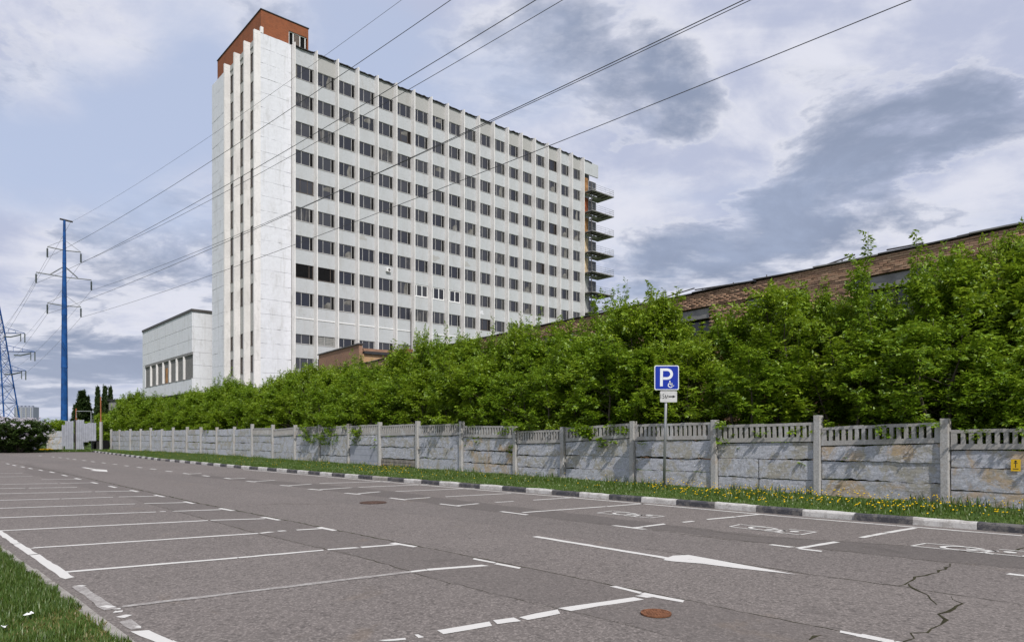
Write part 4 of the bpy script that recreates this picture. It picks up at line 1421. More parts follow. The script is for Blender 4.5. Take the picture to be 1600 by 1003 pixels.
# parapet coping of bent sheet, in lengths
x = 0
while x < HL - .2:
    L_ = 1.9 + rng.random() * 1.2; x1_ = min(x + L_, HL)
    d1, d2 = rng.normal(0, .018), rng.normal(0, .018)
    m = MB(); vs = []
    for xx, dd in ((x, d1), ((x + x1_) / 2, (d1 + d2) / 2 + rng.normal(0, .015)), (x1_ - .01, d2)):
        for (yy, z_) in ((-.10, HH - .03 + dd), (-.10, HH + .015 + dd), (.62, HH + .05 + dd), (.62, HH - .03 + dd)): vs.append((xx, yy, z_))
    m.add(vs, [(i_ * 4 + q_, i_ * 4 + (q_ + 1) % 4, (i_ + 1) * 4 + (q_ + 1) % 4, (i_ + 1) * 4 + q_) for i_ in range(2) for q_ in range(4)] + [(0, 1, 2, 3), (11, 10, 9, 8)])
    m.obj('coping', M['dark_steel'] if rng.random() < .75 else M['lintel'], hall)
    x = x1_
m = MB(); m.box(0, HL, .6, 14, HH - .25, HH - .15); m.obj('roof', M['soffit'], hall)


def hall_x(px):
    """local x on the hall front that the photograph shows at column px"""
    k_ = (px - 800) / F
    # HX0 + bx*s ; X = k*D
    s_ = (k_ * HX0.y - HX0.x) / (bx.x - k_ * bx.y)
    return s_


def rod(p1, p2, r=.03, name='bent_rod'):
    (pa, za), (pb, zb) = p1, p2
    m_ = MB(); m_.tube([(hall_x(pa), .25, za), (hall_x(pb), .25, zb)], r, 5); m_.obj(name, M['dark_steel'], hall)


def zat(px, py):
    s_ = hall_x(px); D = (HX0 + bx * s_).y
    return EYE + (HOR - py) * D / F


for a, b in [((1273, 417), (1330, 396.5)), ((1310, 404), (1310, 411)), ((1192, 428), (1192, 436)), ((1080, 452), (1150, 441)), ((1092, 449), (1092, 456)), ((1140, 440), (1140, 446)),
             ((1022, 467), (1079, 449.5)), ((1011.5, 448), (1011.5, 471)), ((992, 476), (1010, 464.5)), ((930, 486), (978, 474)), ((1380, 389), (1437, 378)), ((1490, 368), (1520, 361))]:
    rod((a[0], zat(*a)), (b[0], zat(*b)), .03 if a[0] != b[0] else .022)

# taller brick block with a dark flat roof, standing on the far end of the hall
blk = empty('brick_stair_block', (-15.65, 70.0, 0), FANG, label='small brown brick block with a dark flat roof in front of the office block', cat='brick block')
bz = 10.95
m = MB(); m.box(-11.7, 0, 0, .38, 0, bz); m.box(-11.7, -.38, .38, 12, 0, bz - .3)
m.obj('wall', M['brick_wall'], blk)
m = MB(); m.box(-.375, 0, .382, 12, 0, bz - .95); m.obj('side_wall', M['brick_sunlit'], blk)  # sunlit look of this face comes from its lighter brick colour
m = MB(); m.box(-.37, -.02, 2.0, 4.2, bz - 1.7, bz - .953); m.box(-.365, .01, 5.6, 9.2, bz - 1.9, bz - .953); m.obj('plaster', M['white_panel'], blk)
m = MB(); m.box(-11.85, .12, -.12, .5, bz, bz + .12); m.obj('coping', M['dark_steel'], blk)
m = MB(); m.box(-11.6, .25, .5, 13, bz - .93, bz - .65); m.obj('roof_edge', M['soffit'], blk)
m = MB(); m.box(-.6, .3, 5.0, 6.0, bz - .62, bz - .1); m.obj('roof_box', M['rust'], blk)
m = MB()
for j in range(6): m.tube([(.1, 6.5 + j, bz - .62), (.1, 6.5 + j, bz + .1)], .02, 4)
m.tube([(.1, 6.5, bz + .05), (.1, 11.5, bz + .05)], .02, 4); m.obj('railing', M['dark_steel'], blk)

# ------------------------------------------------------------------ concrete fence
fence = empty('concrete_fence', tuple(fence_w[0]), 0, label='long weathered whitewashed concrete fence with slotted top panels along the parking lot', cat='fence')
F0 = Vector(fence_w[0])
TOPS = {1478: (1.77, 1.83, .44), 1278: (1.86, 1.955, .475), 1117: (1.94, 1.99, .50), 989: (2.0, 2.04, .51), 881: (1.91, 2.05, .48), 806: (1.81, 1.86, .48), 722: (2.06, 2.02, .48),
        653: (2.11, 2.17, .50), 594: (2.13, 2.20, .52), 545: (2.17, 2.22, .52), 500: (2.12, 2.2, .50), 461.5: (2.13, 2.2, .50), 426.5: (2.05, 2.16, .48), 394.5: (2.15, 2.15, .5)}
POSTH = {1745: 2.0, 1478: 2.03, 1278: 2.17, 1117: 2.10, 989: 2.11, 881: 1.95, 806: 2.0, 722: 2.25, 653: 2.32, 594: 2.32, 545: 2.28, 500: 2.25, 461.5: 2.3, 426.5: 2.36, 394.5: 2.45, 366: 2.3}


def slab_mesh(L, hl, hr, mat, chip=.02, th=.07, rough=.006):
    """slab L long, hl/hr high at its ends; uneven face, chipped long edges"""
    nx, nz = 26, 7
    vs = []
    lo_ = [0.0] * (nx + 1); up = [0.0] * (nx + 1)
    a, b = 0.0, 0.0
    for i_ in range(nx + 1):
        a = a * .75 + rng.normal(0, chip * .5); b = b * .75 + rng.normal(0, chip * .35)
        lo_[i_] = abs(a); up[i_] = -abs(b)
    bow = rng.normal(0, .008)
    for iz in range(nz + 1):
        for ix in range(nx + 1):
            u = ix / nx; v = iz / nz
            h_ = hl + (hr - hl) * u
            zz2 = lo_[ix] + (h_ + up[ix] - lo_[ix]) * v
            y_ = rng.normal(0, rough) + bow * math.sin(math.pi * u) + (rough * .8 if iz in (0, nz) else 0)
            vs.append((L * u, y_, zz2))
    k = nx + 1
    fs = [(iz * k + ix, iz * k + ix + 1, (iz + 1) * k + ix + 1, (iz + 1) * k + ix) for iz in range(nz) for ix in range(nx)]
    b0 = len(vs)
    for ix in range(nx + 1): vs.append((L * ix / nx, th, vs[ix][2]))
    for ix in range(nx + 1): vs.append((L * ix / nx, th, vs[nz * k + ix][2]))
    for ix in range(nx):
        fs.append((ix + 1, ix, b0 + ix, b0 + ix + 1))
        fs.append((nz * k + ix, nz * k + ix + 1, b0 + k + ix + 1, b0 + k + ix))
        fs.append((b0 + ix + 1, b0 + ix, b0 + k + ix, b0 + k + ix + 1))
    m_ = MB(); m_.add(vs, fs)
    return m_.mesh('slab', M[mat])


def lattice_obj(L, zl, zr_, ht):
    """slotted top panel: thick rails and uprights in one casting; sloped to follow its bay"""
    m_ = MB()
    n_ = 16 if L < 3.3 else 18
    endw = .12; slot = (L - 2 * endw) / (n_ + (n_ - 1) * 1.15)
    up_w = slot * 1.15
    rb, rt = .12, .075

    def bx_(x0, x1, z0, z1, y0, y1):
        vs = []
        for (x_, y_, z_) in ((x0, y0, z0), (x1, y0, z0), (x1, y1, z0), (x0, y1, z0), (x0, y0, z1), (x1, y0, z1), (x1, y1, z1), (x0, y1, z1)):
            vs.append((x_ + rng.normal(0, .002), y_, z_ + (zr_ - zl) * x_ / L))
        m_.add(vs, [(0, 3, 2, 1), (4, 5, 6, 7), (0, 1, 5, 4), (1, 2, 6, 5), (2, 3, 7, 6), (3, 0, 4, 7)])
    N_ = 8
    for j in range(N_):
        jt = rng.normal(0, .005)
        bx_(L * j / N_, L * (j + 1) / N_ - .0005, 0, rb, 0, .085)
        bx_(L * j / N_, L * (j + 1) / N_ - .0005, ht - rt, ht + jt, 0, .085)
    bx_(0, endw, rb + .001, ht - rt - .001, .004, .08)
    bx_(L - endw, L, rb + .001, ht - rt - .001, .004, .08)
    x_ = endw
    for j in range(n_ - 1):
        x_ += slot
        bx_(x_, x_ + up_w, rb + .001, ht - rt - .001, .004, .08)
        x_ += up_w
    return m_


for i_ in range(len(fence_w) - 1):
    a, b = fence_w[i_], fence_w[i_ + 1]
    px = FENCE_PX[i_] if i_ < len(FENCE_PX) else 9999
    d = (b - a); L = d.length; d.normalize()
    ang_ = math.atan2(d.y, d.x)
    org = Vector((a.x, a.y, 0)) - Vector((F0.x, F0.y, 0))
    ph_ = POSTH.get(px, 2.25 + rng.normal(0, .06))
    # post
    m = MB(); wv = .085
    n_ = 6; vs = []
    for q_ in range(n_ + 1):
        z_ = -.05 + (ph_ + .05) * q_ / n_
        for (x_, y_) in ((-wv, -.10), (wv, -.10), (wv, .10), (-wv, .10)):
            vs.append((x_ + rng.normal(0, .004), y_ + rng.normal(0, .004), z_))
    m.add(vs, [(q_ * 4 + j, q_ * 4 + (j + 1) % 4, (q_ + 1) * 4 + (j + 1) % 4, (q_ + 1) * 4 + j) for q_ in range(n_) for j in range(4)] + [(3, 2, 1, 0), tuple(n_ * 4 + j for j in range(4))])
    po = m.obj('post', M['post'], fence, bevel=.012)
    po.location = org; po.rotation_euler = (rng.normal(0, .008), rng.normal(0, .012), ang_)
    # panels
    has_lat = px in TOPS
    zl, zr_, lh = TOPS.get(px, (2.12 + rng.normal(0, .03), 2.14 + rng.normal(0, .03), .5))
    Lp = L - .21
    base_o = org + d * .105
    nrm = Vector((d.y, -d.x, 0))             # towards the camera
    if has_lat or px > 1700:
        m = lattice_obj(Lp, zl, zr_, lh)
        lo2 = m.obj('lattice_panel', M['lattice'], fence)
        lo2.location = base_o + nrm * .03 + Vector((0, 0, zl - lh)); lo2.rotation_euler = (rng.normal(0, .008), 0, ang_)
        tl_, tr_ = zl - lh - .015, zr_ - lh - .015
        nrows = 3
    else:
        tl_, tr_ = zl, zr_; nrows = 4 if px < 330 else 4
    if px == 545:
        # replaced by one painted metal sheet under a single slab
        hs = .50
        me = slab_mesh(Lp, hs, hs + (tr_ - tl_), 'slab', .02)
        o = share('slab', me, fence, base_o + nrm * .02 + Vector((0, 0, tl_ - hs)), (0, 0, ang_))
        m = MB(); m.box(.02, Lp - .02, 0, .03, 0, tl_ - hs - .06)
        for j in range(3): m.box(.02, Lp - .02, -.006, -.001, .28 + j * .3, .292 + j * .3)
        o = m.obj('metal_sheet', M['sheet'], fence); o.location = base_o + Vector((0, 0, .04)); o.rotation_euler = (0, 0, ang_)
        continue
    rows_ = nrows
    lower_planks = (px == 594)
    fr = [0]
    for j in range(1, rows_): fr.append(j / rows_ + rng.normal(0, .025))
    fr.append(1.0)
    z_bot = 0.0
    for j in range(rows_):
        f0, f1 = fr[j], fr[j + 1]
        gap_ = abs(rng.normal(.006, .006)) if j else 0
        zl0, zl1 = tl_ * f0 + gap_, tl_ * f1 - .004
        zr0, zr1 = tr_ * f0 + gap_ + rng.normal(0, .012), tr_ * f1 - .004
        if lower_planks and j == 0:
            for q_ in range(3):
                hh = (zl1 - .02) / 3
                m = MB(); m.box(0, Lp, rng.normal(0, .008), .06, q_ * hh + .004, (q_ + 1) * hh - .012)
                o = m.obj('plank', M['plank'], fence); o.location = base_o + Vector((0, 0, .0)) + nrm * .0; o.rotation_euler = (0, 0, ang_)
            continue
        mat = 'slab_warm' if (px in (722, 1478, 1278) and not (px == 1278 and j == 1)) else 'slab'
        inset = rng.normal(0, .010) + (-.03 if (px == 594 and j == 1) else 0)
        if px == 1117 and j < 2:
            for (sa, sb) in ((0, .445), (.455, 1)):
                me = slab_mesh(Lp * (sb - sa), (zl1 - zl0), (zr1 - zr0), mat, .015, rough=.0022)
                share('slab', me, fence, base_o + d * (Lp * sa) + nrm * (inset + rng.normal(0, .006)) + Vector((0, 0, zl0)), (rng.normal(0, .006), 0, ang_))
            continue
        me = slab_mesh(Lp, zl1 - zl0, zr1 - zl0, mat, .028 if j else .012, rough=.0022)
        share('slab', me, fence, base_o + nrm * inset + Vector((0, 0, zl0)), (rng.normal(0, .007), 0, ang_))

# yellow notice on the panel at the right edge
a, b = fence_w[24], fence_w[25]
d = (b - a).normalized()
kx = (1588 - 800) / F
s_ = (kx * a.y - a.x) / (d.x - kx * d.y)
q = a + d * s_
nrm = Vector((d.y, -d.x, 0))
zc = EYE + (HOR - 726.5) * q.y / F
nt = empty('yellow_notice', tuple(q + nrm * .045 + Vector((0, 0, zc))), math.atan2(d.y, d.x), label='small yellow notice with a black figure fixed on the fence at the right edge', cat='notice')
m = MB(); m.box(-.085, .085, 0, .008, -.125, .125); m.obj('plate', M['yellow'], nt)
m = MB(); m.box(-.007, .007, -.002, -.0005, -.05, .04); m.box(-.035, .035, -.002, -.0005, .0405, .052)
m.prism([(.022 * math.cos(t_), .022 * math.sin(t_)) for t_ in np.linspace(0, 2 * math.pi, 11)[:-1]], 0.0005, .002, Matrix.Translation((0, 0, .08)) @ Matrix.Rotation(math.pi / 2, 4, 'X'))
m.box(-.05, .05, -.002, -.0005, -.085, -.07); m.obj('print', M['black'], nt)

# ------------------------------------------------------------------ parking sign
sd = 20.4; sx_ = (1037.5 - 800) / F * sd
sign = empty('parking_sign', (sx_, sd, .08), 0, label='blue square parking sign with wheelchair symbol over a small arrow plate on a grey pole', cat='traffic sign')
lean = .08
m = MB(); m.tube([(0, 0, 0), (lean, 0, 3.55)], .042, 12); m.obj('pole', M['steel'], sign, smooth=True)


def rrect(w_, h_, r, n=5):
    pts = []
    for cx, cy, a0 in ((w_ / 2 - r, h_ / 2 - r, 0), (-w_ / 2 + r, h_ / 2 - r, 90), (-w_ / 2 + r, -h_ / 2 + r, 180), (w_ / 2 - r, -h_ / 2 + r, 270)):
        for i_ in range(n + 1):
            a_ = R(a0 + 90 * i_ / n); pts.append((cx + r * math.cos(a_), cy + r * math.sin(a_)))
    return pts


RX = Matrix.Rotation(math.pi / 2, 4, 'X')
z1 = EYE + (HOR - 571.2) * sd / F - .08; z0 = EYE + (HOR - 609.4) * sd / F - .08
cw = (z1 + z0) / 2; hs = z1 - z0; cxs = (1040.8 - 1037.5) / F * sd
Mt = Matrix.Translation((cxs, -.06, cw)) @ RX


def flat(name, polys, y, mat, parent, Mb=None):
    m_ = MB(); Mb = Mb or Matrix.Translation((cxs, 0, cw))
    for poly in polys:
        vs = [Mb @ Vector((p[0], y, p[1])) for p in poly]
        m_.add(vs, [tuple(range(len(vs)))])
    return m_.obj(name, mat, parent)


m = MB(); m.prism(rrect(hs, hs, .05), -.004, .012, Mt)
plate = m.obj('sign_plate', M['sign_white'], sign)
flat('blue_field', [rrect(hs - .05, hs - .05, .04)], -.0745, M['sign_blue'], plate)
# letter P and wheelchair drawn as flat print
pu = hs / 38.2                                # metres per photo pixel on the plate
def PP(zx, zy):   # zoomed-crop pixels of the sign (12.54 per photo pixel, plate centre at 517,372)
    return ((zx - 517) / 12.54 * pu, (372 - zy) / 12.54 * pu)
stem = [PP(390, 190), PP(446, 190), PP(440, 540), PP(386, 540)]
bowl = []
n_ = 14
outer = [PP(446, 190), PP(520, 190)] + [PP(520 + 120 * math.sin(t_), 301 - 111 * math.cos(t_)) for t_ in np.linspace(.12, math.pi - .05, n_)] + [PP(446, 412)]
inner = [PP(446, 240), PP(520, 240)] + [PP(520 + 66 * math.sin(t_), 301 - 61 * math.cos(t_)) for t_ in np.linspace(.12, math.pi - .05, n_)] + [PP(446, 362)]
bowl = [[outer[i_], outer[i_ + 1], inner[i_ + 1], inner[i_]] for i_ in range(len(outer) - 1)]
flat('letter_p', [stem] + bowl, -.0765, M['sign_white'], plate)
ring = []
cx0, cy0 = 590, 518
th = np.linspace(-.2, 1.72 * math.pi, 18)
for t0_, t1_ in zip(th, th[1:]):
    ring.append([PP(cx0 + 52 * math.cos(t0_), cy0 + 50 * math.sin(t0_)), PP(cx0 + 52 * math.cos(t1_), cy0 + 50 * math.sin(t1_)), PP(cx0 + 34 * math.cos(t1_), cy0 + 33 * math.sin(t1_)), PP(cx0 + 34 * math.cos(t0_), cy0 + 33 * math.sin(t0_))])
flat('wheelchair_symbol', ring + [[PP(568, 448), PP(590, 448), PP(596, 505), PP(574, 508)], [PP(596, 478), PP(630, 478), PP(630, 488), PP(597, 490)], [PP(590, 500), PP(634, 498), PP(640, 530), PP(662, 520), PP(666, 530), PP(630, 546), PP(618, 514), PP(592, 514)],
      [(PP(579, 436)[0] + .016 * math.cos(t_), PP(579, 436)[1] + .018 * math.sin(t_)) for t_ in np.linspace(0, 2 * math.pi, 10)[:-1]]], -.0768, M['sign_white'], plate)
# lower plate
zz1 = EYE + (HOR - 611) * sd / F - .08; zz0 = EYE + (HOR - 628.4) * sd / F - .08
cl = (zz0 + zz1) / 2; hl_ = zz1 - zz0; wl = (1057 - 1030.7) / F * sd; cxl = (1043.9 - 1037.5) / F * sd
Ml = Matrix.Translation((cxl, -.055, cl)) @ RX
m = MB(); m.prism(rrect(wl, hl_, .03), -.004, .010, Ml)
lp_ = m.obj('arrow_plate', M['sign_plate'], sign)
flat('arrow', [[(.0, .018), (.12, .018), (.12, .045), (.21, 0), (.12, -.045), (.12, -.018), (.0, -.018)]], -.0675, M['black'], lp_, Matrix.Translation((cxl - .0, 0, cl)))
tc_ = bpy.data.curves.new('distance_text', 'FONT'); tc_.body = '15\u043c'; tc_.size = .20; tc_.align_x = 'CENTER'; tc_.align_y = 'CENTER'; tc_.extrude = .0008
to = bpy.data.objects.new('distance_text', tc_); COL.objects.link(to)
bpy.context.view_layer.update()
me = bpy.data.meshes.new_from_object(to.evaluated_get(bpy.context.evaluated_depsgraph_get()))
bpy.data.objects.remove(to)
me.materials.clear(); me.materials.append(M['black'])
share('distance_text', me, lp_, (cxl - .135, -.0675, cl), (math.pi / 2, 0, 0), (.75, 1, 1))
m = MB()
for zb in (cw + .2, cw - .2, cl): m.box(-.06 + .03, .06 + .03, -.055, -.043, zb - .02, zb + .02)
m.obj('bracket', M['steel'], sign)

# ------------------------------------------------------------------ power line
PB = Vector((-68.7, 105.0, 0))
ARM = Vector((.709, .705, 0)).normalized()
pole = empty('power_line_pole', tuple(PB), 0, label='tall blue tapered steel power line pole with three crossarms', cat='power pole')
m = MB()
prof_ = [(0, .50), (4, .48), (12, .42), (12.01, .47), (12.3, .44), (20, .36), (20.01, .39), (20.3, .38), (28, .25), (28.01, .28), (28.2, .26), (34.6, .17)]
m.tube([(0, 0, z_) for z_, _ in prof_], [r_ for _, r_ in prof_], 12)
m.obj('mast', M['blue_steel'], pole)
m = MB(); m.tube([tuple(-ARM * .6 + Vector((0, 0, 34.7))), tuple(ARM * 1.1 + Vector((0, 0, 34.6)))], .14, 6); m.obj('earth_wire_bracket', M['dark_steel'], pole)
arms = [(30.0, 2.2, 31.6), (25.9, 3.62, 27.6), (21.5, 2.2, 23.2)]
tips = {}
for k_, (za, ln, zt_) in enumerate(arms):
    m = MB(); m.tube([tuple(-ARM * ln + Vector((0, 0, za + .15))), (0, 0, za), tuple(ARM * ln + Vector((0, 0, za + .15)))], .085, 6)
    ar = m.obj('crossarm', M['steel'], pole)
    m = MB(); rr_ = .03 if k_ != 1 else .09; wf_ = 1.0 if k_ != 1 else .5
    for s__ in (-1, 1):
        m.tube([tuple(ARM * s__ * ln * wf_ + Vector((0, 0, za + .15))), (0, 0, zt_)], rr_, 4)
    m.obj('stay_rod', M['steel'], ar)
    for s__ in (-1, 1):
        top = ARM * s__ * ln + Vector((0, 0, za + .05))
        m = MB()
        n_ = 12; pts_ = []; rr = []
        for j in range(n_ * 2 + 1):
            pts_.append(tuple(top - Vector((0, 0, .15 + j * (1.35 / (n_ * 2)))))); rr.append(.15 if j % 2 else .07)
        m.tube([tuple(top), tuple(top - Vector((0, 0, .15)))], .03, 4)
        m.tube(pts_, rr, 8)
        m.obj('insulator_string', M['insulator'], pole)
        tips[k_, s__] = PB + top - Vector((0, 0, 1.55))
tips['e'] = PB + ARM * .8 + Vector((0, 0, 34.45))


def catenary(name, P0, P1, sag, label, r=.019, n=40):
    pts_ = []
    for i_ in range(n + 1):
        u = i_ / n
        p = P0.lerp(P1, u); p.z -= 4 * sag * u * (1 - u); pts_.append(tuple(p))
    m_ = MB(); m_.tube(pts_, r, 5, cap=False)
    return m_.obj(name, M['wire'], None, label=label, cat='power line wire', group='wires of the high voltage line')


LD = Vector((.705, -.709, 0)).normalized(); SPAN = 215.0


def wire_to(key, exit_px, label, lab2, far=True, r=.019):
    P0 = tips[key]
    kx_ = (exit_px - 800) / F
    # the wire crosses the top edge of the photograph at column exit_px
    t_ = (kx_ * P0.y - P0.x) / (LD.x - kx_ * LD.y)
    D_ = P0.y + LD.y * t_
    z_ = EYE + HOR / F * D_
    u = t_ / SPAN
    sag = (P0.z - z_) / (4 * u * (1 - u))
    catenary('power_wire', P0, P0 + LD * SPAN, sag, label, r)
    if far: catenary('power_wire', P0, P0 + AX * 210, 5.0, lab2, .017)


wire_to('e', 628, 'thin earth wire rising from the top of the blue pole, uppermost of the wires', 'thin earth wire running down left from the top of the blue pole', r=.012)
wire_to((0, -1), 705, 'wire rising from the left tip of the top crossarm over the tower roof', 'wire running away left from the left tip of the top crossarm')
wire_to((1, -1), 838, 'wire rising from the left tip of the long middle crossarm', 'wire running away left from the left tip of the middle crossarm')
wire_to((0, 1), 880, 'wire rising from the right tip of the top crossarm', 'wire running away left from the right tip of the top crossarm')
wire_to((2, -1), 1163, 'wire rising from the left tip of the lowest crossarm, upper of a close pair', 'wire running away left from the left tip of the lowest crossarm')
wire_to((1, 1), 1174, 'wire rising from the right tip of the middle crossarm, lower of a close pair', 'wire running away left from the right tip of the middle crossarm')
wire_to((2, 1), 1425, 'wire rising from the right tip of the lowest crossarm, lowest of all the wires', 'wire running away left from the right tip of the lowest crossarm')

# lattice pylon at the left edge
LP = Vector(((-6 - 800) / F * 164, 164.0, 0))
pyl = empty('lattice_pylon', tuple(LP), R(10), label='blue steel lattice pylon cut by the left edge of the picture', cat='pylon')
m = MB(); hw = lambda z_: 4.0 - 2.85 * min(z_, 27) / 27 if z_ < 27 else 1.15 - 1.0 * (z_ - 27) / 8
zs_ = [0, 5, 9.5, 13.5, 17, 20, 22.7, 25, 27, 29, 31, 33, 35]
leg = MB(); dia = MB()
for sx__ in (-1, 1):
    for sy__ in (-1, 1):
        leg.tube([(sx__ * hw(z_), sy__ * hw(z_), z_) for z_ in zs_], .17, 4)
        leg.obj('leg', M['blue_steel'], pyl); leg = MB()
for z0_, z1_ in zip(zs_, zs_[1:]):
    a_, b_ = hw(z0_), hw(z1_)
    for f_ in range(4):
        c_, s__ = [(1, 0), (0, 1), (-1, 0), (0, -1)][f_]
        rot = lambda x_, y_: (x_ * c_ - y_ * s__, x_ * s__ + y_ * c_)
        dia.tube([(*rot(-a_, -a_), z0_), (*rot(b_, -b_), z1_)], .06, 3, cap=False)
        dia.tube([(*rot(a_, -a_), z0_), (*rot(-b_, -b_), z1_)], .06, 3, cap=False)
        dia.tube([(*rot(-b_, -b_), z1_), (*rot(b_, -b_), z1_)], .055, 3, cap=False)
dia.obj('bracing', M['blue_steel'], pyl)
for zz3, ln in ((26.2, 6.2), (21.8, 8.4), (17.2, 6.4)):
    for s__ in (-1, 1):
        m = MB(); b0 = hw(zz3)
        for yy in (-1, 1):
            m.tube([(s__ * b0, yy * b0 * .8, zz3), (s__ * ln, 0, zz3)], .07, 3)
        m.tube([(s__ * b0, 0, zz3 + 1.6), (s__ * ln, 0, zz3 + .05)], .07, 3)
        for q_ in (.3, .6): m.tube([(s__ * (b0 + (ln - b0) * q_), 0, zz3), (s__ * (b0 + (ln - b0) * q_), 0, zz3 + 1.6 * (1 - q_))], .05, 3)
        ar = m.obj('crossarm', M['blue_steel'], pyl)
        m = MB(); m.tube([(s__ * ln, 0, zz3), (s__ * ln, 0, zz3 - 2.2)], .13, 6); m.tube([(s__ * (ln - .9), 0, zz3), (s__ * (ln - .9), 0, zz3 - 2.0)], .10, 6)
        m.tube([(s__ * (ln - 4.4), -.3, zz3 - .9), (s__ * (ln - 3.0), -.2, zz3 - .95), (s__ * (ln - 1.0), -.1, zz3 - .4)], .16, 5)
        m.obj('insulator_string', M['insulator'], ar)

# ------------------------------------------------------------------ gate corner at the far left
def px_at(px, D): return (px - 800) / F * D
def z_of(py, D): return EYE + (HOR - py) * D / F


GD = 74.0
gate = empty('metal_gate', (px_at(118, GD), GD, 0), 0, label='patched gate of grey painted metal sheets at the far end of the fence', cat='gate')
def gx(px): return px_at(px, GD) - px_at(118, GD)
for (xa, xb, ya, yb, dy) in ((88, 98, 664, 697, .9), (98, 111, 657.5, 704, .4), (116, 128.5, 656, 704, .3), (129, 139.5, 662, 690.5, -.1), (140.5, 153.5, 660.5, 688.5, -.4)):
    m = MB(); za, zb = z_of(yb, GD), z_of(ya, GD)
    n_ = max(3, int((gx(xb) - gx(xa)) / .12))
    x0, x1_ = gx(xa), gx(xb)
    for j in range(n_):
        u0, u1 = x0 + (x1_ - x0) * j / n_, x0 + (x1_ - x0) * (j + 1) / n_
        m.box(u0, u1 - .008, dy + (.02 if j % 2 else 0), dy + .05, max(za, .02), zb + rng.normal(0, .02))
    m.obj('metal_sheet', M['sheet'], gate)
m = MB()
for px_ in (111.5, 115.5, 139.9):
    m.box(gx(px_) - .05, gx(px_) + .05, .6, .7, 0, z_of(655, GD))
m.obj('gate_frame', M['dark_steel'], gate)
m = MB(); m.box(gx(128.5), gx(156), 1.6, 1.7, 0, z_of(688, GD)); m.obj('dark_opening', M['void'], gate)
m = MB(); m.box(gx(140), gx(146.5), 1.2, 1.25, .02, z_of(690, GD)); m.obj('dark_board', M['plank'], gate)
m = MB(); m.tube([(gx(112), .8, z_of(652, GD)), (gx(112), .8, z_of(642, GD)), (gx(135), .8, z_of(642, GD)), (gx(135), .8, z_of(662, GD))], .05, 5); m.obj('pipe_frame', M['steel'], gate)
gp = empty('gate_post', (px_at(158, 72.0), 72.0, 0), 0, label='pale square concrete post carrying the red oxide pole beside the gate', cat='post')
m = MB(); m.box(-.11, .11, -.11, .11, 0, z_of(659, 72)); m.obj('shaft', M['post'], gp)
rp = MB(); zt = z_of(659, 72)
rp.tube([(px_at(157.6, 72), 72, zt), (px_at(157.3, 72), 72, z_of(620, 72))], .055, 6)
rp.obj('red_pole', M['rust_pole'], None, label='thin rust red pole rising from the pale gate post', cat='pole')
for px_, y0, y1, lb in ((117.2, 654, 638, 'short rust coloured pipe standing over the grey gate sheets'), (141.5, 662, 648, 'thin grey pipe standing behind the right gate sheet')):
    q_ = MB(); q_.tube([(px_at(px_, 75), 75.2, 0.0), (px_at(px_, 75), 75.2, z_of(y1, 75))], .06, 5)
    q_.obj('pipe', M['rust_pole'] if px_ < 120 else M['steel'], None, label=lb, cat='pipe')
wl_ = empty('wall_stub', (px_at(82, 78), 78.0, 0), R(-12), label='short crumbling pale wall left of the metal gate', cat='wall')
for j in range(3):
    m = MB(); m.box(-.55 + j * .0, 1.3, 0, .2, j * .72 + .01, j * .72 + .70); m.obj('slab', M['slab_warm'], wl_)
m = MB(); m.box(-.75, -.56, -.05, .25, 0, 2.2); m.obj('post', M['post'], wl_)

# far high-rise
FD = 1100.0
far = empty('apartment_block', (px_at(22, FD), FD, 0), R(6), label='distant pale apartment block on the skyline beside the lattice pylon', cat='apartment block')
wdt = px_at(50, FD) - px_at(22, FD); hgt_ = z_of(635.5, FD)
m = MB(); m.box(0, wdt, 0, 16, 0, hgt_); m.obj('wall', M['far_building'], far)
m = MB()
for j in range(5): m.box(wdt * (j + .15) / 5, wdt * (j + .5) / 5, 3, 8, hgt_, hgt_ + 2.2)
m.obj('roof_house', M['far_building'], far)
m = MB(); wm = None
m.box(0, 1.6, -.3, .1, 0, 1.5); wm = m.mesh('window', M['far_window'])
nfl = int(hgt_ / 3.1)
for fl_ in range(nfl - 9, nfl):
    for c_ in range(9):
        share('window', wm, far, (1.0 + c_ * (wdt - 2) / 9, 0, fl_ * 3.1 + .9))
m = MB()
for c_ in range(4): m.box(wdt * (c_ + .5) / 4 - .5, wdt * (c_ + .5) / 4 + .5, -.6, -.32, 0, hgt_ - 1)
m.obj('balcony_stack', M['spandrel_dirty_shaded'], far)
gb = empty('grey_shed', (px_at(170, 150), 150.0, 0), R(-25), label='small grey building half hidden behind the poplars', cat='building')
m = MB(); m.box(0, 5, 0, 6, 0, z_of(622, 150) - .6); m.obj('wall', M['lintel'], gb)
m = MB(); m.prism([(-.3, -.3), (5.3, -.3), (5.3, 6.3), (-.3, 6.3)], z_of(622, 150) - .598, z_of(622, 150) - .3); m.obj('roof', M['soffit'], gb)

# ------------------------------------------------------------------ trees
def leaf_geo(C, D, N, L, Wd, fold=.25):
    """kite shaped folded leaflets: C base, D direction, N up, L length, Wd width (arrays)"""
    S_ = np.cross(D, N); S_ /= np.linalg.norm(S_, axis=1, keepdims=True) + 1e-9
    N = np.cross(S_, D)
    L = L[:, None]; Wd = Wd[:, None]
    V = np.stack([C, C + D * L * .42 + S_ * Wd * .5 + N * Wd * fold, C + D * L, C + D * L * .42 - S_ * Wd * .5 + N * Wd * fold], 1)
    n = len(C)
    b = np.arange(n)[:, None] * 4
    # two triangles sharing the midrib
    Fc = np.concatenate([b + np.array([[0, 1, 2]]), b + np.array([[0, 2, 3]])], 0)
    return V.reshape(-1, 3), Fc


def unit(v): return v / (np.linalg.norm(v, axis=-1, keepdims=True) + 1e-9)


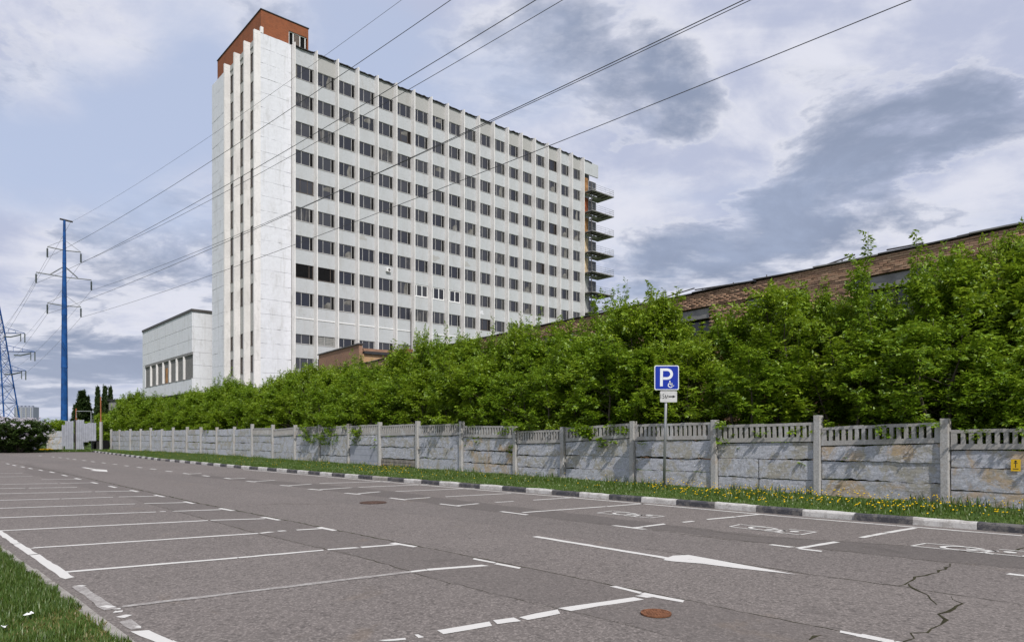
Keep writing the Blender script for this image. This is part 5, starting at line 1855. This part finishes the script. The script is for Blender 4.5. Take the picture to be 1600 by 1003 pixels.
def make_tree_meshes(seed, H_, rad_, n_tuft, leaf=.115, per=9, leaflets=5, low=.10, leaf_mat='leaf', spire=.35, droop=.55, stems=4, name_t='trunk', name_c='crown', flowers=0, shoots=0):
    r_ = np.random.default_rng(seed)
    # several ascending stems
    trunk = MB(); tips_ = []
    stemlines = []
    for s_ in range(stems):
        a = 2 * math.pi * (s_ + r_.random() * .7) / stems
        spread = rad_ * (.25 + .6 * r_.random()) if stems > 1 else 0
        top = np.array([math.cos(a) * spread, math.sin(a) * spread, H_ * (.72 + .28 * r_.random())])
        if s_ == 0: top[2] = H_ * .97
        pts_ = []
        for q_ in range(7):
            u = q_ / 6
            p = top * np.array([u ** .8, u ** .8, u]) + np.array([r_.normal(0, .06), r_.normal(0, .06), 0]) * (q_ > 0)
            pts_.append(p)
        stemlines.append(np.array(pts_))
        trunk.tube([tuple(p) for p in pts_], [max(.012, (.055 + .02 * H_ / 6) * (1 - q_ / 6.4)) for q_ in range(7)], 6)
    # twig ends through the crown, denser at the outside
    tc, ta = [], []
    k_ = 0
    while k_ < n_tuft:
        sl = stemlines[int(r_.integers(len(stemlines)))]
        u = low + (1 - low) * r_.random() ** .85
        i_ = min(5, int(u * 6)); f_ = u * 6 - i_
        p = sl[i_] * (1 - f_) + sl[i_ + 1] * f_
        env = rad_ * (1 - spire * max(0, (u - .45) / .55) ** 1.3) * (.62 + .38 * min(1, u / .25))
        env *= (1 - .75 * max(0, (u - .82) / .18))
        rr_ = env * r_.random() ** .42
        a = r_.random() * 2 * math.pi
        out = np.array([math.cos(a), math.sin(a), 0])
        c = p + out * rr_ * .75 + np.array([0, 0, rr_ * .35 + r_.normal(0, .12)])
        if c[2] > H_ * 1.02 or c[2] < .15: continue
        ax = unit(out * (.55 + .4 * r_.random()) + np.array([0, 0, .35 + .7 * r_.random()]) + r_.normal(0, .2, 3))
        tc.append(c); ta.append(ax)
        for _c in range(2):
            tc.append(c + r_.normal(0, .15, 3) * np.array([1, 1, .6])); ta.append(unit(ax + r_.normal(0, .35, 3)))
            k_ += 1
        if rr_ > .35 and r_.random() < .35:
            trunk.tube([tuple(p - np.array([0, 0, .1])), tuple((p + c) / 2 + np.array([0, 0, -.05])), tuple(c)], [.014, .010, .006], 3, cap=False)
        k_ += 1
    # long upright shoots poking out of the top
    for _ in range(shoots):
        sl = stemlines[int(r_.integers(len(stemlines)))]
        u = .62 + .38 * r_.random(); i_ = min(5, int(u * 6)); f_ = u * 6 - i_
        c0 = sl[i_] * (1 - f_) + sl[i_ + 1] * f_ + r_.normal(0, .38, 3) * np.array([1, 1, .3])
        up_ = unit(np.array([r_.normal(0, .16), r_.normal(0, .16), 1.0])); ln_ = .7 + .9 * r_.random()
        for q_ in range(5):
            tc.append(c0 + up_ * ln_ * q_ / 5); ta.append(unit(up_ + r_.normal(0, .25, 3)))
        trunk.tube([tuple(c0), tuple(c0 + up_ * ln_ * 1.1)], [.011, .005], 3, cap=False)
    # leading shoots
    for sl in stemlines:
        for _ in range(4):
            c = sl[-1] + r_.normal(0, .22, 3) * np.array([1, 1, .5]) + np.array([0, 0, .05])
            tc.append(c); ta.append(unit(np.array([r_.normal(0, .2), r_.normal(0, .2), 1])))
        for q_ in range(5):
            c = sl[-2] * (1 - q_ / 5) + sl[-1] * (q_ / 5) + r_.normal(0, .08, 3)
            tc.append(c); ta.append(unit(np.array([r_.normal(0, .4), r_.normal(0, .4), 1])))
    tc = np.array(tc); ta = np.array(ta)
    nt_ = len(tc)
    tl_ = .34 + .30 * r_.random(nt_)
    # compound leaves in pairs along each shoot
    C, D, N, LL = [], [], [], []
    for q_ in range(per):
        u = (q_ + .5) / per
        basep = tc + ta * (tl_ * (u - .3))[:, None]
        rnd = unit(r_.normal(0, 1, (nt_, 3)))
        side = unit(np.cross(ta, rnd))
        ld_ = unit(side * (1.15 - .5 * u) + ta * (.35 + .6 * u) + np.array([0, 0, .05]))
        pet = (.10 + .07 * r_.random(nt_))[:, None]
        hub = basep + ld_ * pet
        ld2 = unit(ld_ + np.array([0, 0, -droop])[None])
        upv = unit(np.tile(np.array([[0, 0, 1.0]]), (nt_, 1)) + .45 * r_.normal(0, 1, (nt_, 3)))
        s2 = unit(np.cross(ld2, upv))
        angs = [0, .75, -.75, 1.45, -1.45][:leaflets]
        for j, a in enumerate(angs):
            dj = unit(ld2 * math.cos(a) + s2 * math.sin(a) + np.array([0, 0, -.12 * abs(a)]) + .12 * r_.normal(0, 1, (nt_, 3)))
            C.append(hub - ld2 * .05 * (abs(a) > 1)); D.append(dj); N.append(upv + .2 * r_.normal(0, 1, (nt_, 3)))
            LL.append(leaf * (.75 + .5 * r_.random(nt_)) * (1.0 if j == 0 else .85))
    C = np.concatenate(C); D = np.concatenate(D); N = np.concatenate(N); LL = np.concatenate(LL)
    V, Fc = leaf_geo(C, D, N, LL, LL * .52)
    zk = H_ / float(np.percentile(V[:, 2], 99.7))
    V[:, 2] *= zk
    trunk.v = [(p[0], p[1], p[2] * zk) for p in trunk.v]
    me_t = trunk.mesh(name_t, M['bark'])
    me_c = bpy.data.meshes.new(name_c)
    n = len(Fc)
    me_c.vertices.add(len(V)); me_c.vertices.foreach_set('co', V.astype(np.float32).ravel())
    me_c.loops.add(n * 3); me_c.loops.foreach_set('vertex_index', Fc.astype(np.int32).ravel())
    me_c.polygons.add(n); me_c.polygons.foreach_set('loop_start', np.arange(0, n * 3, 3, dtype=np.int32)); me_c.polygons.foreach_set('loop_total', np.full(n, 3, dtype=np.int32))
    me_c.update(calc_edges=True); me_c.materials.append(M[leaf_mat])
    me_f = None
    if flowers:
        idx = r_.integers(0, nt_, flowers)
        fm_ = MB()
        for i_ in idx:
            c = tc[i_] + ta[i_] * .35
            for _ in range(5):
                o_ = c + r_.normal(0, .07, 3)
                fm_.tube([tuple(o_), tuple(o_ + np.array([0, 0, .10]))], [.06, .02], 5)
        me_f = fm_.mesh('blossom', M['petal'])
    return me_t, me_c, me_f


protos = []
for s_ in range(7):
    protos.append(make_tree_meshes(100 + s_, 6.0, 1.75, 540, leaf=.125 + .01 * (s_ % 3), leaf_mat='leaf_b' if s_ % 2 else 'leaf', spire=.55 + .12 * (s_ % 3), shoots=8))


def outline_y(px):
    """row of the tree tops in the photograph"""
    pts_ = [(150, 640), (185, 632), (215, 622), (300, 615), (365, 603), (420, 590), (480, 580), (520, 575), (560, 570), (610, 560), (650, 545), (690, 528), (740, 528), (800, 522), (860, 510),
            (900, 505), (930, 480), (960, 462), (1000, 478), (1040, 468), (1100, 478), (1160, 480), (1200, 480), (1250, 462), (1300, 470), (1350, 462), (1400, 420), (1450, 402), (1500, 405), (1560, 388), (1610, 375), (1700, 345), (2300, 200)]
    for (a, b), (c, d) in zip(pts_, pts_[1:]):
        if px <= c: return b + (d - b) * max(0, (px - a)) / (c - a)
    return pts_[-1][1]


fpos = [Vector((p.x, p.y, 0)) for p in fence_w]
flen = [(b - a).length for a, b in zip(fpos, fpos[1:])]
ftot = sum(flen)
ordn = ['first', 'second', 'third', 'fourth', 'fifth', 'sixth', 'seventh', 'eighth', 'ninth', 'tenth', 'eleventh', 'twelfth', 'thirteenth', 'fourteenth', 'fifteenth', 'sixteenth', 'seventeenth', 'eighteenth', 'nineteenth',
        'twentieth', 'twenty-first', 'twenty-second', 'twenty-third', 'twenty-fourth', 'twenty-fifth']
used_lab = {}


def bay_word(px):
    n_ = sum(1 for q_ in FENCE_PX[1:] if q_ > px)      # posts right of it
    n_ = max(0, n_ - 1)
    if px > 1478: return 'behind the fence panel with the yellow notice'
    return 'behind the %s fence panel from the right edge' % ordn[min(24, n_)]


def place_tree(P, htarget, idx, rowname, ws=1.0):
    me_t, me_c, _ = protos[idx % len(protos)]
    s_h = htarget / 6.0
    px = 800 + F * P.x / P.y
    word = {'front': 'bushy front maple %s', 'mid': 'taller second row maple %s', 'back': 'slender rear maple %s'}[rowname]
    lab = word % bay_word(px)
    k_ = used_lab.get(lab, 0); used_lab[lab] = k_ + 1
    if k_ == 1: lab += ', its right neighbour'
    if k_ == 2: lab += ', rightmost of three'
    t_ = empty('maple_tree', tuple(P), rng.random() * 6.28, label=lab, cat='tree', group='young maples crowded behind the fence')
    sw = ws * (.85 + .3 * rng.random())
    a = share('trunk', me_t, t_, (0, 0, 0), (0, 0, 0), (sw, sw, s_h))
    b = share('crown', me_c, t_, (0, 0, 0), (0, 0, 0), (sw, sw, s_h))
    return t_


def off_fence(s_, off):
    i_ = 0
    while i_ < len(flen) - 1 and s_ > flen[i_]:
        s_ -= flen[i_]; i_ += 1
    d_ = (fpos[i_ + 1] - fpos[i_]).normalized()
    return fpos[i_] + d_ * s_ - Vector((d_.y, -d_.x, 0)) * off


ti = 0
for rowname, off_, step_, fac in (('front', 1.8, 2.15, .78), ('mid', 3.7, 2.3, 1.0)):
    s_ = .3 if rowname == 'front' else 1.2
    while s_ < ftot - .5:
        P = off_fence(s_ + rng.normal(0, .3), off_ + rng.normal(0, .2) + ((.45 if s_ < 48 else -.35) if rowname == 'front' else 0)); P.z = .1
        px = 800 + F * P.x / P.y
        D = P.y
        if px < 2050:
            yt = outline_y(px) + rng.normal(0, 3)
            ht = EYE + (HOR - yt) * D / F - .1
            ht = ht * (fac + rng.normal(0, .035))
            place_tree(P, max(2.8, ht * 1.02), ti, rowname, ws=.92 if ht < 5 else 1.05)
            ti += 1
        s_ += step_ * (1 + .25 * rng.random())
# single shoots that stand out above the rest
for px, py, D in ((955, 448, 27.2), (1035, 465, 25.5), (1258, 452, 22.0), (1330, 470, 21.0), (698, 520, 36.0), (660, 520, 37.5), (742, 514, 35.0), (820, 503, 32), (800, 505, 33), (1465, 398, 19.5), (1590, 362, 18.5), (1540, 382, 18.5), (430, 590, 55), (360, 588, 62), (345, 592, 64), (510, 572, 49), (196, 618, 80), (207, 612, 78), (235, 614, 74)):
    P = Vector((px_at(px, D), D, .1))
    ht = EYE + (HOR - py) * D / F - .1
    place_tree(P, ht, ti, 'back', ws=.62 if D < 45 else .9); ti += 1

# trees and bushes around the gate
bt, bc, _ = make_tree_meshes(301, 4.2, 2.3, 420, leaf=.17, leaf_mat='leaf_b', stems=6, spire=.3)
for px, py, D, lab in ((75, 649, 84, 'light green bush just right of the lilac, before the blue pole'), (97, 652, 90, 'light green bush at the foot of the blue pole'), (125, 655, 92, 'leafy bush behind the grey gate sheets'), (147, 648, 96, 'thin green tree behind the red pole'),
                       (172, 640, 90, 'green tree between the poplars and the fence end'), (185, 632, 96, 'bright green tree left of the raised hall'), (212, 622, 100, 'tall bright green tree under the hall window')):
    t_ = empty('bush', (px_at(px, D), D, 0), rng.random() * 6, label=lab, cat='bush')
    h_ = .88 * z_of(py, D) / 4.2
    share('trunk', bt, t_, (0, 0, 0), (0, 0, 0), (1, 1, h_)); share('crown', bc, t_, (0, 0, 0), (0, 0, 0), (1.05, 1.05, h_))
pt, pc, _ = make_tree_meshes(302, 10.0, 1.5, 900, leaf=.26, leaf_mat='leaf_poplar', stems=1, spire=.95, low=.08, droop=.1)
for px, py, D, sw, lab in ((128, 611, 150, 1.15, 'broad dark poplar, leftmost of the group behind the gate'), (136, 620, 152, .9, 'lower dark poplar close behind the broad one'), (153, 605, 150, .60, 'slim dark poplar in the middle of the group'), (164, 604, 150, .70, 'slim dark poplar, tallest of the group'), (173, 605, 152, .58, 'slim dark poplar, rightmost of the group'),
                           (120, 632, 155, .9, 'low dark tree at the left foot of the poplars'), (180, 625, 155, .9, 'low dark tree at the right foot of the poplars')):
    t_ = empty('poplar_tree', (px_at(px, D), D, 0), rng.random() * 6, label=lab, cat='tree')
    h_ = z_of(py, D) / 10.0
    share('trunk', pt, t_, (0, 0, 0), (0, 0, 0), (1, 1, h_)); share('crown', pc, t_, (0, 0, 0), (0, 0, 0), (sw, sw, h_))
lt, lc, lf = make_tree_meshes(303, 3.8, 1.9, 620, leaf=.15, leaf_mat='leaf_dark', stems=7, spire=.05, low=.0, droop=.2, flowers=120)
for px, py, D, sw, lab in ((8, 655, 66, 1.15, 'dark lilac bush in bloom at the left edge'), (32, 657, 65, 1.15, 'blooming lilac bush beside the one at the edge'), (50, 659, 67, .7, 'blooming lilac bush nearest the pale wall stub'), (-22, 655, 66, 1.2, 'lilac bush mostly outside the left edge'),
                           (20, 656, 70, 1.2, 'lilac bush behind the two at the left edge'), (38, 658, 71, .8, 'lilac bush behind, towards the wall stub')):
    t_ = empty('lilac_bush', (px_at(px, D), D, 0), rng.random() * 6, label=lab, cat='bush', group='lilac bushes at the far left')
    h_ = z_of(py, D) / 3.8
    share('trunk', lt, t_, (0, 0, 0), (0, 0, 0), (sw, sw, h_)); share('crown', lc, t_, (0, 0, 0), (0, 0, 0), (sw, sw, h_)); share('blossom', lf, t_, (0, 0, 0), (0, 0, 0), (sw, sw, h_))
t_ = empty('shade_tree', (px_at(0, 120), 120, 0), 1, label='dark green tree behind the foot of the lattice pylon', cat='tree')
share('trunk', pt, t_, (0, 0, 0), (0, 0, 0), (1, 1, .7)); share('crown', pc, t_, (0, 0, 0), (0, 0, 0), (2.6, 2.6, z_of(652, 120) / 10))
# far wood along the horizon
n = 60000
xs = rng.random(n); D = 260 + 60 * rng.random(n)
X = -290 + 250 * xs
hmax = 5.5 + 2.0 * np.sin(X * .11) + 1.6 * np.sin(X * .31 + 1)
C = np.stack([X, D, hmax * rng.random(n) ** .7], 1)
Dd = unit(rng.normal(0, 1, (n, 3))); Nn = unit(rng.normal(0, 1, (n, 3)))
V, Fc = leaf_geo(C, Dd, Nn, np.full(n, 1.1), np.full(n, .8))
np_obj('distant_wood', V, Fc, M['leaf_poplar'], None, label='low dark belt of distant trees along the horizon at the left', cat='wood', kind='stuff')

# scraps of paper on the lawn
for px, py, lab in ((46, 964, 'crumpled white paper scrap on the lawn, the larger of two'), (4, 984, 'small white paper scrap on the lawn at the picture edge')):
    c = at(px, py, .05)
    m = MB(); vs = []
    for iy in range(4):
        for ix in range(4): vs.append((c.x + (ix - 1.5) * .022 + rng.normal(0, .006), c.y + (iy - 1.5) * .022 + rng.normal(0, .006), .075 + abs(rng.normal(0, .014))))
    m.add(vs, [(iy * 4 + ix, iy * 4 + ix + 1, iy * 4 + ix + 5, iy * 4 + ix + 4) for iy in range(3) for ix in range(3)])
    m.obj('paper_scrap', M['ledge'], None, label=lab, cat='litter')
